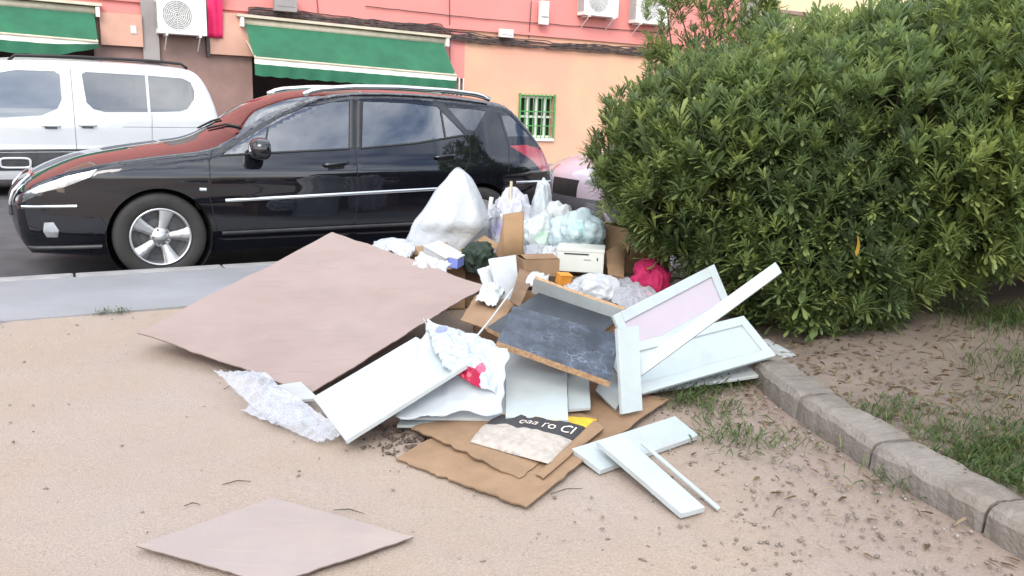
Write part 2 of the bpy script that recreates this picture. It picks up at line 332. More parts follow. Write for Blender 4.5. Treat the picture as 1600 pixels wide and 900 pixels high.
# ------------------------------------------------------------------ buildings across the street (street frame, facade at off 10)
FO = 10.0
m_salmon = mat('salmon_render', (.70, .255, .225), .85, .06, .7, c2=(.66, .235, .21), bump=.15, bscale=40, grime=.35, gcol=(.52, .26, .24), gscale=.9)
m_peach = mat('peach_render_sunlit_tint', (.70, .455, .27), .85, .06, .35, c2=(.68, .35, .245), bump=.15, bscale=40, grime=.3, gcol=(.55, .36, .26), gscale=1.1)  # peach lower wall; its yellower tone puts a sunlit look into the colour
m_pblock = mat('peach_block', (.62, .36, .27), .85, .08, 2)
m_pillar = mat('brown_tile', (.30, .185, .155), .6, .1, 3)
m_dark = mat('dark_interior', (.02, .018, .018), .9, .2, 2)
m_green = mat('green_canvas', (.038, .20, .106), .8, .12, 2.5, bump=.25, bscale=12, transl=.25, grime=.4, gcol=(.035, .11, .07), gscale=1.5)
m_stripe = mat('white_stripe', (.75, .78, .68), .8, .05, 5)
m_cream = mat('cream_metal', (.62, .55, .42), .5, .1, 4)
m_acw = mat('ac_white', (.78, .78, .75), .45, .04, 3)
m_acg = mat('ac_grille', (.30, .30, .29), .5, .1, 8)
m_gpaint = mat('green_paint', (.10, .33, .10), .5, .1, 6)
m_wht = mat('white_paint', (.78, .77, .74), .5, .05, 4)
m_cable = mat('cable_grey', (.10, .075, .07), .7, .3, 9)
m_greyw = mat('grey_render', (.34, .31, .30), .85, .1, 2)
m_yel = mat('pale_yellow_render', (.72, .60, .38), .85, .06, 1)
m_mag = mat('magenta_cloth', (.75, .015, .12), .7, .1, 5)
m_pane = emit_free_glass('window_glass', (.35, .38, .4), .03, .9)
bld = empty('shop_building', S(5, FO, 0)); bl0 = Vector(bld.location)
def sq(u0, u1, z0, z1, o0, o1, mb=None, mi=0, org=None):
    mb = mb or MB(); a = S(u0, o0, z0) - (bl0 if org is None else org); mb.obox(a, DV*(u1-u0), -NV*(o1-o0), Vector((0, 0, z1-z0)), mi); return mb
# wall pieces leave the shop openings free
mb = MB()
sq(-14, 15.3, 3.0, 7.2, FO, FO+.35, mb)                  # upper storey
sq(-14, -6.4, .1, 3.0, FO, FO+.35, mb)
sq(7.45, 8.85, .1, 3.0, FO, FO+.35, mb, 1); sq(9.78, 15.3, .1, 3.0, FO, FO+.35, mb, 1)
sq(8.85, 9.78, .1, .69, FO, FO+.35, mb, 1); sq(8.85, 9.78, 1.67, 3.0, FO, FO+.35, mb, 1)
sq(6.95, 7.45, 1.95, 3.0, FO+.001, FO+.35, mb, 0)
sq(-6.4, 6.95, 2.72, 3.0, FO+.002, FO+.35, mb, 0)
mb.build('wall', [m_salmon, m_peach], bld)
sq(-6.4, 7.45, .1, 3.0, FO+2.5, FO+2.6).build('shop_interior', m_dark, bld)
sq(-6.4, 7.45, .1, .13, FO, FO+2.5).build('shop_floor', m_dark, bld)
sq(7.0, 7.45, .1, 1.95, FO+.08, FO+.2).build('door_jamb', m_pillar, bld)
for (a, b) in ((.30, 2.95), (-6.6, -6.2)): sq(a, b, .1, 2.72, FO-.02, FO+.5).build('pillar', m_pillar, bld)
sq(.38, 1.05, 2.2, 2.74, FO-.14, FO-.02).build('block', m_pblock, bld)
sq(2.18, 2.98, 2.15, 2.9, FO-.14, FO-.02).build('block', m_pblock, bld)
sq(1.05, 1.32, 1.95, 3.6, FO-.10, FO-.02).build('pier', m_greyw, bld)
sq(2.12, 2.17, 2.1, 3.6, FO-.16, FO-.01).build('downpipe', m_cable, bld)
mb = MB(); c_ = S(.86, FO-.142, 2.42)-bl0; mb.obox(c_, DV*.09, NV*.012, Vector((0, 0, .13))); mb.build('plate', m_wht, bld)
sq(-14.1, 15.35, 2.96, 3.02, FO-.05, FO-.003).build('string_course', m_salmon, bld)
sq(-14.2, 15.4, 7.2, 7.35, FO-.25, FO+.4).build('cornice', m_salmon, bld)
# first-floor windows (outside the picture but reflected in the car)
for u in (-9, -5.5, -2, 4.0, 7.6, 11.9):
    wf = sq(u, u+1.1, 4.2, 5.7, FO-.03, FO-.004).build('window', m_wht, bld); sq(u+.06, u+1.04, 4.26, 5.64, FO-.036, FO-.031).build('pane', m_pblock, wf)
# barred window
win = sq(8.85, 9.78, .64, .70, FO-.06, FO+.3).build('window', m_wht, bld)
sq(8.86, 9.77, .70, 1.66, FO+.16, FO+.2).build('pane', m_dark, win)
mb = MB()
for k in range(4): sq(8.86+k*.235, 8.86+k*.235+.045, .71, 1.66, FO+.08, FO+.13, mb)
for z in (.71, 1.16, 1.60): sq(8.862, 9.768, z, z+.05, FO+.085, FO+.125, mb)
mb.build('sash', m_stripe, win)
mb = MB()
for k in range(9): a = S(8.87+k*.1125, FO-.03, .66)-bl0; mb.tube([a, a+Vector((0, 0, 1.04))], .011, 6)
for z in (.68, .98, 1.3, 1.66): a = S(8.83, FO-.03, z)-bl0; mb.tube([a, a+DV*.97], .012, 6)
sq(8.83, 8.87, .64, 1.70, FO-.05, FO-.01, mb); sq(9.76, 9.80, .64, 1.70, FO-.05, FO-.01, mb)
mb.build('bars', m_gpaint, win)
# grille at the shop door next to the awning
mb = MB()
for k in range(5): a = S(7.02+k*.1, FO-.03, 1.2)-bl0; mb.tube([a, a+Vector((0, 0, .76))], .018, 6)
mb.build('door_grille', m_wht, bld)
tag(bld, 'salmon pink shop building with green awnings across the street', 'building')

b2 = empty('cream_building', S(18, FO, 0)); o2 = Vector(b2.location)
mb = MB(); sq(15.95, 34, .1, 7.5, FO+.0, FO+.4, mb, org=o2); mb.build('wall', m_yel, b2)
sq(15.36, 15.94, .1, 7.4, FO-.12, FO+.35, org=o2).build('pier', m_greyw, b2)
for u in (16.5, 19.6, 22.7, 25.8):
    wf = sq(u, u+1.5, 4.9, 6.3, FO-.04, FO-.004, org=o2).build('window', m_wht, b2); sq(u+.07, u+1.43, 4.97, 6.23, FO-.047, FO-.041, org=o2).build('pane', m_dark, wf)
    sq(u-.1, u+1.6, 4.05, 4.14, FO-.14, FO-.003, org=o2).build('sill', m_pillar, b2)
tag(b2, 'pale yellow building with grey pier seen behind the shrub tops', 'building')
b3 = empty('grey_building', S(-22, FO, 0)); o3 = Vector(b3.location); sq(-40, -14.05, .1, 6.8, FO+.1, FO+.5, org=o3).build('wall', m_greyw, b3)
tag(b3, 'grey building end at the far left of the street', 'building')

# awnings
def awning(u0, u1, zt0, zt1, zb0, zb1, proj, label, hem=.3, tear=False):
    r_ = empty('awning', S((u0+u1)/2, FO, zt0)); o_ = Vector(r_.location)
    n, m_ = 60, 10; v = []; f = []; mi = []
    for i in range(n+1):
        a = i/n; u = u0+(u1-u0)*a
        for j in range(m_+1):
            b = j/m_; zt = zt0+(zt1-zt0)*a; zb = zb0+(zb1-zb0)*a
            z = zt+(zb-zt)*b - .05*math.sin(math.pi*b)*(.6+.4*math.sin(9*a)) ; off = FO-.16-(proj-.16)*b
            v.append(S(u, off, z)-o_)
    for i in range(n):
        for j in range(m_): q = i*(m_+1)+j; f.append((q, q+1, q+m_+2, q+m_+1))
    o = pymesh('canvas', v, f, m_green, r_, True)
    v = []; f = []; mi = []; k = 6
    for i in range(n*2+1):
        a = i/(2*n); u = u0+(u1-u0)*a; zb = zb0+(zb1-zb0)*a
        wv = .022*math.sin(a*62)+.014*math.sin(a*23+1)
        for j in range(k+1):
            b = j/k; hh = hem*(1+.06*abs(math.sin(a*math.pi*14))) ; 
            if tear and a > .86: hh *= max(.25, 1-(a-.86)*4.5)
            v.append(S(u, FO-proj-.006-wv*b, zb-.004-hh*b)-o_)
    for i in range(2*n):
        for j in range(k): q = i*(k+1)+j; f.append((q, q+1, q+k+2, q+k+1)); mi.append(1 if j == 0 or j == 1 else 0)
    pymesh('valance', v, f, [m_green, m_stripe], r_, True, mi)
    mb = MB(); a = S(u0-.06, FO-.10, zt0+.05)-o_; b = S(u1+.06, FO-.10, zt1+.05)-o_; mb.tube([a, b], .075, 10); mb.build('roller', m_cream, r_, True)
    mb = MB(); a = S(u0-.16, FO-.24, zt0+.125)-o_; b = S(u1+.12, FO-.24, zt1+.125)-o_; mb.obox(a, b-a, -NV*.23, Vector((0, 0, .05))); mb.build('cover_board', m_cream, r_)
    mb = MB()
    for (u, zt, zb) in ((u0+.02, zt0, zb0), (u1-.02, zt1, zb1)):
        mb.tube([S(u, FO-.03, zt-.25)-o_, S(u, FO-proj*.55, (zt+zb)/2-.12)-o_, S(u, FO-proj, zb)-o_], .018, 6)
    mb.tube([S(u0, FO-proj, zb0)-o_, S(u1, FO-proj, zb1)-o_], .022, 8); mb.build('arm', m_cream, r_)
    mb = MB()
    for (u, zt) in ((u0-.1, zt0), (u1+.02, zt1)): MB().obox(S(u, FO-.26, zt-.05)-o_, DV*.06, -NV*.25, Vector((0, 0, .16))).build('bracket', m_wht, r_)
    tag(r_, label, 'awning', 'green shop awnings'); return r_
awning(2.82, 6.88, 2.72, 2.63, 2.10, 1.98, .8, 'wide green awning with white stripe behind the black car', .30)
awning(-4.6, .30, 2.76, 2.70, 2.34, 2.22, .62, 'green awning with torn end above the white van', .27, True)

# air conditioners
def ac(u, z, off, label, wd=.82, h=.62):
    r_ = empty('air_conditioner', S(u, off, z), YAW)
    MB().box((0, -.30, 0), (wd, 0, h)).build('casing', m_acw, r_, bevel=.02)
    cx, cz, rr = wd*.40, h*.52, h*.40
    mb = MB(); mb.lathe([(0.001, -.302), (rr*.96, -.302)], 40, 'Y', c=(cx, 0, cz)); mb.build('fan_recess', m_acg, r_)
    mb = MB()
    for k in range(8): mb.lathe([(rr*(k+1)/8-.006, -.304), (rr*(k+1)/8-.003, -.312), (rr*(k+1)/8+.003, -.312), (rr*(k+1)/8+.006, -.304)], 36, 'Y', c=(cx, 0, cz))
    for k in range(12):
        a = k*math.pi/6; mb.tube([(cx+.04*math.cos(a), -.308, cz+.04*math.sin(a)), (cx+rr*math.cos(a), -.308, cz+rr*math.sin(a))], .004, 4)
    mb.build('fan_grille', m_acw, r_)
    mb = MB()
    for k in range(9): mb.box((-.004, -.27+k*.028, .08), (.0, -.255+k*.028, h-.08))
    mb.build('side_louvre', m_acg, r_)
    mb = MB()
    for x in (.12, wd-.14): mb = MB(); mb.box((x, -.34, -.035), (x+.035, .02, -.003)); mb.tube([(x+.017, -.28, -.036), (x+.017, .03, -.26)], .012, 5); mb.build('bracket', m_acw, r_)
    tag(r_, label, 'air conditioner', 'air conditioners on the facade'); return r_
ac(1.27, 2.44, FO-.13, 'white air conditioner on the facade above the van roof')
ac(10.28, 3.48, FO-.02, 'white air conditioner high on the pink wall, nearer the awning', .95, .7)
ac(11.75, 3.42, FO-.02, 'white air conditioner half hidden by the shrub top', .95, .7)
# magenta banner beside the air conditioner
v = []; f = []
o_ = S(2.3, FO-.2, 2.4)
for i in range(9):
    for j in range(13):
        a, b = i/8, j/12; v.append(S(2.14+.26*a+.02*b, FO-.19+.03*math.sin(a*9+b*2), 2.44+1.0*b)-o_)
for i in range(8):
    for j in range(12): q = i*13+j; f.append((q, q+13, q+14, q+1))
bn = pymesh('banner', v, f, m_mag, None, True); bn.location = o_; tag(bn, 'magenta cloth banner hanging beside the air conditioner', 'banner')
sm = bn.modifiers.new('thick', 'SOLIDIFY'); sm.thickness = .006
# cable bundle along the facade
cb = empty('cable_bundle', S(7, FO-.1, 2.85)); o_ = Vector(cb.location)
for k in range(13):
    pts = []; ph = random.random()*6
    for i in range(90):
        u = 2.9+i*(13.2-2.9)/89; z = 2.93 - .012*(u-3) + .03*math.sin(u*1.3+ph) + .05*fbm((u*1.7, k*3.1, 0)) + (.03 if u < 6.9 else -.05-.03*math.sin((u-7)*.9))
        pts.append(S(u, FO-.07-.02*random.random(), z+.011*(k-6))-o_)
    MB().tube(pts, .011, 5).build('cable', m_cable, cb, True)
for (u0, z0, u1, z1) in ((4.2, 3.5, 4.25, 2.95), (7.05, 3.6, 7.1, 2.0), (7.9, 3.22, 13, 3.28), (5.2, 3.25, 8, 3.22), (9.05, 3.7, 9.02, 2.9)):
    pts = [S(u0+(u1-u0)*i/12, FO-.03, z0+(z1-z0)*i/12+.012*fbm((i*.7, u0, 0)))-o_ for i in range(13)]; MB().tube(pts, .009, 5).build('cable', m_cable, cb, True)
tag(cb, 'sagging bundle of cables running along the pink facade', 'cables')
def wbox(u, z, wd, h, d, m, name, label, cat):
    r_ = empty(name, S(u, FO-d-.1, z), YAW); MB().box((0, 0, 0), (wd, d, h)).build('casing', m, r_, bevel=.012); MB().box((wd*.1, -.008, h*.3), (wd*.9, -.001, h*.36)).build('seam', m_acg, r_); MB().box((wd*.3, d, h*.2), (wd*.7, d+.1, h*.8)).build('mount', m_acg, r_)
    tag(r_, label, cat); return r_
wbox(8.2, 2.86, .32, .17, .12, m_wht, 'junction_box', 'small white junction box resting on the cable bundle', 'box')
wbox(9.2, 3.2, .22, .5, .1, m_wht, 'meter_box', 'upright white meter box on the pink wall', 'box')
wbox(3.35, 3.0, .42, .3, .16, m_greyw, 'alarm_box', 'dark grey box above the wide green awning', 'box')
# ------------------------------------------------------------------ vehicles: x = rearwards from the front axle, y across (near side negative), z up from the road
m_black = mat('black_paint', (.006, .0065, .010), .5, .1, 2, coat=1.0, spec=.0)
m_vanw = mat('white_car_paint', (.56, .58, .60), .35, .02, 2, coat=.8)
m_silver = mat('lilac_silver_paint', (.48, .40, .47), .4, .03, 2, coat=.9)
m_tyre = mat('tyre_rubber', (.028, .027, .026), .8, .15, 9, bump=.2, bscale=60)
m_alloy = mat('alloy', (.62, .62, .63), .3, .06, 8, metal=.85)
m_alloyd = mat('brake_dark', (.16, .16, .165), .5, .2, 12, metal=.5)
m_chrome = mat('chrome', (.75, .76, .77), .14, .02, 4, metal=1.0)
m_gap = mat('shut_line', (.004, .004, .004), .8, .1, 3)
m_vgap = mat('van_shut_line', (.18, .19, .20), .8, .1, 3)
m_plas = mat('black_plastic', (.02, .02, .021), .55, .2, 9)
m_plasg = mat('grey_plastic', (.055, .055, .06), .5, .2, 9)
m_under = mat('underbody', (.01, .01, .01), .9, .2, 5)
m_seat = mat('seat_fabric', (.05, .05, .055), .9, .2, 9)
m_red = mat('tail_lamp_red', (.32, .008, .02), .12, .1, 8, coat=1)
m_lamp = mat('lamp_reflector', (.62, .65, .68), .16, .2, 14, metal=.55, coat=1)
m_glass = emit_free_glass('car_glass', (.80, .88, .88), .01, 1.0, 2.8)
m_dglass = emit_free_glass('dark_car_glass', (.24, .29, .31), .01, 1.0, 2.4)
def smooth_interp(xs, ys, k=.03):
    g = np.linspace(xs[0]-.5, xs[-1]+.5, 1600); y = np.interp(g, xs, ys); n = max(3, int(k/(g[1]-g[0])))
    ker = np.hanning(2*n+1); ker /= ker.sum(); yp = np.pad(y, n, mode='edge'); y = np.convolve(yp, ker, 'valid')
    return lambda q: np.interp(q, g, y)
def resample(pts, n):
    p = np.array(pts, float); d = np.r_[0, np.cumsum(np.linalg.norm(np.diff(p, axis=0), axis=1))]; t = np.linspace(0, d[-1], n)
    out = [np.interp(t, d, p[:, k]) for k in range(p.shape[1])]; return np.stack(out, 1)
def chaikin(pts, it=2):
    p = np.array(pts, float)
    for _ in range(it):
        q = [p[0]]
        for a, b in zip(p[:-1], p[1:]): q += [a*.75+b*.25, a*.25+b*.75]
        q.append(p[-1]); p = np.array(q)
    return p
def pip(poly, P):
    x, y = P[:, 0], P[:, 1]; ins = np.zeros(len(P), bool); j = len(poly)-1
    for i in range(len(poly)):
        xi, yi = poly[i]; xj, yj = poly[j]
        c = ((yi > y) != (yj > y)) & (x < (xj-xi)*(y-yi)/((yj-yi) or 1e-12)+xi); ins ^= c; j = i
    return ins
def segdist(P, Q):
    d = np.full(len(P), 9.0)
    for a, b in zip(Q[:-1], Q[1:]):
        ab = b-a; t = np.clip(((P-a)@ab)/max(ab@ab, 1e-12), 0, 1); d = np.minimum(d, np.linalg.norm(P-(a+t[:, None]*ab), axis=1))
    return d
class Car:
    def __init__(s, spec, name, loc, rz=YAW):
        s.sp = spec; s.root = empty(name, loc, rz); s.W = smooth_interp(*spec['W'], k=.12); s.SEC = smooth_interp(*spec['SEC'], k=spec.get('sk', .035))
        s.prof = chaikin(spec['prof'], 2); s.prof = resample(s.prof, 150); s.fr = spec.get('fillet', .05)
        s.side(); s.top()
    def Y(s, P):
        P = np.atleast_2d(np.asarray(P, float)); y = s.W(P[:, 0]) + s.SEC(P[:, 1])
        d = np.clip(segdist(P, s.prof[:, :2])/s.fr, 0, 1); return y - s.fr*(1-np.sqrt(np.clip(1-(1-d)**2, 0, 1)))
    def side(s):
        sp = s.sp; pr = [tuple(p[:2]) for p in s.prof]; low = []      # profile runs nose-bottom -> over the roof -> tail-bottom
        x1, z1 = pr[-1]; x0, z0 = pr[0]; ra = sp['arch']; zs = sp['sill']
        def arc(cx):
            h = zs-sp['wr']; a0 = math.asin(h/ra); return [(cx+ra*math.cos(t), sp['wr']+ra*math.sin(t)) for t in np.linspace(a0, math.pi-a0, 26)]
        low += [(sp['axle']+ra+.12, zs+.0)] + arc(sp['axle']) + arc(0.0) + [(-ra-.10, zs)]
        outer = pr + low
        regs = [(n, [tuple(q) for q in poly]) for n, poly in sp['regions']]
        pts = list(outer); edges = [(i, (i+1) % len(outer)) for i in range(len(outer))]
        for n, poly in regs:
            dense = []
            for a, b in zip(poly, poly[1:]+poly[:1]):
                k = max(1, int(math.dist(a, b)/.05)); dense += [(a[0]+(b[0]-a[0])*i/k, a[1]+(b[1]-a[1])*i/k) for i in range(k)]
            b0 = len(pts); pts += dense; edges += [(b0+i, b0+(i+1) % len(dense)) for i in range(len(dense))]
        cen = np.array(outer).mean(0)
        gx, gz = np.meshgrid(np.arange(x0-.2, x1+.3, .05), np.arange(.1, 2.0, .03)); g = np.stack([gx.ravel(), gz.ravel()], 1)
        g = g[pip(outer, g)]; g = g[segdist(g, np.array(outer+outer[:1])) > .012]
        nrm = np.gradient(s.prof[:, :2], axis=0); nrm = np.stack([nrm[:, 1], -nrm[:, 0]], 1); nrm /= np.linalg.norm(nrm, axis=1)[:, None]
        ins = []
        for f_ in (.04, .15, .35, .65, 1.0):
            q = s.prof[:, :2] + nrm*s.fr*f_; q = q[pip(outer, q)]; ins.append(q)
        g = np.concatenate([g]+ins)
        pts += [tuple(q) for q in g]
        v, e, f, *_ = delaunay_2d_cdt([Vector(p) for p in pts], edges, [], 1, 1e-5)
        P = np.array([(q.x, q.y) for q in v]); T = np.array([list(t) for t in f if len(t) == 3]); C_ = P[T].mean(1)
        keep = pip(outer, C_); T = T[keep]; C_ = C_[keep]; lab = np.zeros(len(T), int)
        for i, (n, poly) in enumerate(regs): lab[pip(poly, C_)] = i+1
        Yv = s.Y(P); s.parts = {}
        par = sp.get('parent', {})
        for side in (-1, 1):
            for i in range(len(regs)+1):
                nm = 'side_panel' if i == 0 else regs[i-1][0]; t = T[lab == i]
                if not len(t): continue
                used = np.unique(t); mp_ = -np.ones(len(P), int); mp_[used] = np.arange(len(used))
                inset = sp.get('inset', {}).get(nm, 0)
                vv = [(P[k, 0], side*(Yv[k]-inset), P[k, 1]) for k in used]; ff = [tuple(mp_[q]) if side > 0 else tuple(mp_[q][::-1]) for q in t]
                a = vv[ff[0][0]]; A, B, Cc = (np.array(vv[k]) for k in ff[0])
                if np.cross(B-A, Cc-A)[1]*side < 0: ff = [q[::-1] for q in ff]
                p_ = s.parts.get((par.get(nm), side)); o = pymesh(nm.split('#')[0], vv, ff, sp['mats'].get(nm, sp['paint']), p_ or s.root, True)
                s.parts[(nm, side)] = o
    def top(s):
        sp = s.sp; pr = s.prof; n = len(pr); ye = s.Y(pr[:, :2])
        arc = np.linspace(0, 1, n); ds = np.interp(arc, *zip(*sp['ds'])); dz = np.interp(arc, *zip(*sp['dz'])); K = 14
        s.tt = tt = np.linspace(0, 1, K+1); V = np.zeros((n, 2*K+1, 3))
        for j in range(2*K+1):
            c = (j-K)/K; t = 1-abs(c); b = 1-(1-t)**sp.get('cr', 2.2)
            V[:, j, 0] = pr[:, 0]+ds*b; V[:, j, 1] = c*ye; V[:, j, 2] = pr[:, 1]+dz*b
        s.V = V; s.K = K; regs = sp['top']; lab = -np.ones((n-1, 2*K), int)
        for k, (nm, a0, a1, c0, c1, *_) in enumerate(regs):
            for i in range(n-1):
                a = (i+.5)/(n-1)
                if a0 <= a <= a1:
                    for j in range(2*K):
                        c = (j+.5-K)/K
                        if c0 <= c <= c1: lab[i, j] = k
        for k in range(-1, len(regs)):
            idx = np.argwhere(lab == k)
            if not len(idx): continue
            mpn = {}; vv = []; ff = []; nm = 'roof_and_bonnet' if k < 0 else regs[k][0]; m_ = sp['paint'] if k < 0 else regs[k][5]
            def vid(i, j):
                if (i, j) not in mpn: mpn[(i, j)] = len(vv); vv.append(V[i, j])
                return mpn[(i, j)]
            for i, j in idx: ff.append((vid(i, j), vid(i+1, j), vid(i+1, j+1), vid(i, j+1)))
            o = pymesh(nm.split('#')[0], vv, ff, m_, s.root, True); s.parts[(nm, 0)] = o
    def surf(s, x, z, side=-1, out=0.0):
        return Vector((x, side*(float(s.Y([(x, z)])[0])+out), z))
    def strip(s, name, pts, wd, m_, out=.002, side=-1, parent=None, thick=.0, n=30):
        """a raised strip lying on the side skin along (x, z) points"""
        p = resample(pts, n); d = np.gradient(p, axis=0); d /= np.linalg.norm(d, axis=1)[:, None]; nn = np.stack([-d[:, 1], d[:, 0]], 1); v = []; f = []
        prof = [(-.5, -.002), (-.42, out), (.42, out), (.5, -.002)]
        for i in range(n):
            for (a, o_) in prof:
                q = p[i]+nn[i]*a*wd; v.append(s.surf(q[0], q[1], side, o_))
        for i in range(n-1):
            for j in range(3): a = i*4+j; f.append((a, a+1, a+5, a+4))
        return pymesh(name, v, f, m_, parent or s.root, True)
    def wheel(s, x, side, wr, ww, rim, spokes=5, cover=False):
        yo = side*(s.W(np.array([x]))[0]-.025); mb = MB()
        hub = MB(); R_ = rim
        # profile across the wheel: outer face at 0, inwards positive; y = yo - side*h
        def yy(h): return yo - side*h
        w_ = MB(); w_.lathe([(R_*1.0, yy(.012)), (R_*.985, yy(.0)), (R_*.93, yy(.004)), (R_*.90, yy(.03)), (R_*.90, yy(.16))], 48, 'Y', c=(x, 0, wr))
        ob = w_.build('wheel', m_alloy, s.root, True)
        t_ = MB(); t_.lathe([(R_*.99, yy(.014)), (R_*1.04, yy(.002)), (R_*1.12, yy(-.006)), (wr*.86, yy(-.012)), (wr*.95, yy(-.004)), (wr*.985, yy(.012)), (wr, yy(.035)), (wr, yy(ww-.035)), (wr*.95, yy(ww)), (R_*.95, yy(ww-.01))], 56, 'Y', c=(x, 0, wr)); t_.build('tyre', m_tyre, ob, True)
        d_ = MB(); d_.lathe([(.001, yy(.10)), (R_*.90, yy(.10))], 40, 'Y', c=(x, 0, wr)); d_.lathe([(R_*.62, yy(.085)), (.001, yy(.085))], 40, 'Y', c=(x, 0, wr)); d_.build('brake_disc', m_alloyd, ob)
        for k in range(spokes):
            a0 = 2*math.pi*k/spokes+.05; v = []; sec = [(R_*.10, .40, .022), (R_*.30, .46, .018), (R_*.55, .52, .014), (R_*.78, .66, .008), (R_*.935, .90, .008)]
            for r_, hw, h in sec:
                wv = hw*R_*.5*(1 if r_ < R_*.4 else 1.1)
                for (a, hh) in ((-1, h+.022), (-.72, h), (.72, h), (1, h+.022)):
                    lx, lz = r_, a*wv*.62; v.append((x+lx*math.cos(a0)-lz*math.sin(a0), yy(hh), wr+lx*math.sin(a0)+lz*math.cos(a0)))
            f = [(i*4+j, i*4+j+1, i*4+j+5, i*4+j+4) for i in range(4) for j in range(3)]
            pymesh('spoke', v, f, m_alloy, ob, True)
        h_ = MB(); h_.lathe([(.001, yy(.004)), (.03, yy(.005)), (.036, yy(.012)), (.075, yy(.020)), (.078, yy(.04))], 24, 'Y', c=(x, 0, wr)); h_.build('hub', m_alloy, ob, True)
        b_ = MB()
        for k in range(spokes): a0 = 2*math.pi*(k+.5)/spokes+.05; b_.lathe([(.009, yy(.012)), (.010, yy(.03))], 8, 'Y', c=(x+.056*math.cos(a0), 0, wr+.056*math.sin(a0))); b_.lathe([(.001, yy(.013)), (.009, yy(.013))], 8, 'Y', c=(x+.056*math.cos(a0), 0, wr+.056*math.sin(a0)))
        tag(b_.build('wheel_bolts', m_alloyd, ob), kind='stuff')
        # arch liner
        l_ = MB(); rr = s.sp['arch']+.004; l_.lathe([(rr, yo-side*.005), (rr, yo-side*.30), (.01, yo-side*.30)], 40, 'Y', c=(x, 0, wr)); l_.build('arch_liner', m_under, s.root, True)
    def interior(s, x0, x1, zf, seats, wheelx=None):
        MB().box((x0-.6, -.66, .25), (x1, .66, zf)).build('floor_pan', m_under, s.root)
        for (x, y, h) in seats:
            mb = MB(); mb.obox((x-.45, y-.24, zf-.02), (.5, 0, 0), (0, .48, 0), (0, 0, .17)); mb.obox((x, y-.23, zf+.1), (.12, 0, 0), (0, .46, 0), (.13, 0, h)); mb.obox((x+.15, y-.12, zf+h+.13), (.07, 0, 0), (0, .24, 0), (.02, 0, .15)); mb.build('seat', m_seat, s.root, bevel=.02)
        if wheelx:
            mb = MB(); c = Vector((wheelx, -.36, zf+.42)); ax = Vector((1, 0, .4)).normalized(); u_ = Vector((0, 1, 0)); v_ = ax.cross(u_)
            mb.tube([c+(u_*math.cos(a)+v_*math.sin(a))*.185 for a in np.linspace(0, 2*math.pi, 25)], .015, 6); mb.build('steering_wheel', m_plas, s.root, True)
            MB().box((wheelx-.62, -.68, zf+.15), (wheelx-.06, .68, zf+.36)).build('dashboard', m_plas, s.root, bevel=.04)
    def mirror(s, x, z, side, m_, sx=.10):
        b = s.surf(x, z-.03, side); mb = MB(); c = b + Vector((.03, side*.13, .05)); v = []; f = []; n1, n2 = 14, 20
        for i in range(n1+1):
            th = math.pi*i/n1
            for j in range(n2):
                ph = 2*math.pi*j/n2; e = .75; cx = math.copysign(abs(math.sin(th)*math.cos(ph))**e, math.cos(ph)); cy = math.copysign(abs(math.sin(th)*math.sin(ph))**e, math.sin(ph)); cz = math.copysign(abs(math.cos(th))**e, math.cos(th))
                v.append(c + Vector((sx*cx*(1 if cx < 0 else .55), .115*cy, .085*cz*(1-.12*side*cy))))
        for i in range(n1):
            for j in range(n2): f.append((i*n2+j, i*n2+(j+1) % n2, (i+1)*n2+(j+1) % n2, (i+1)*n2+j))
        o = pymesh('mirror', v, f, m_, s.root, True)
        MB().tube([b+Vector((0, -side*.02, -.0)), c+Vector((0, -side*.03, -.05))], .03, 8).build('mirror_arm', m_plas, o, True)
    def handle(s, x, z, side, m_, parent, rise=.02):
        mb = MB(); pts = [s.surf(x-.11+.22*t, z+rise*t, side, .004+.030*math.sin(math.pi*min(1, max(0, t)))**.5) for t in np.linspace(0, 1, 9)]; mb.tube(pts, [.008]+[.014]*7+[.008], 8); o = mb.build('handle', m_, parent, True)
        s.strip('handle_cup', [(x-.07, z-.022), (x+.07, z-.022+rise*.7)], .05, m_gap if m_ is not m_vanw else m_vgap, .0012, side, parent, n=8)

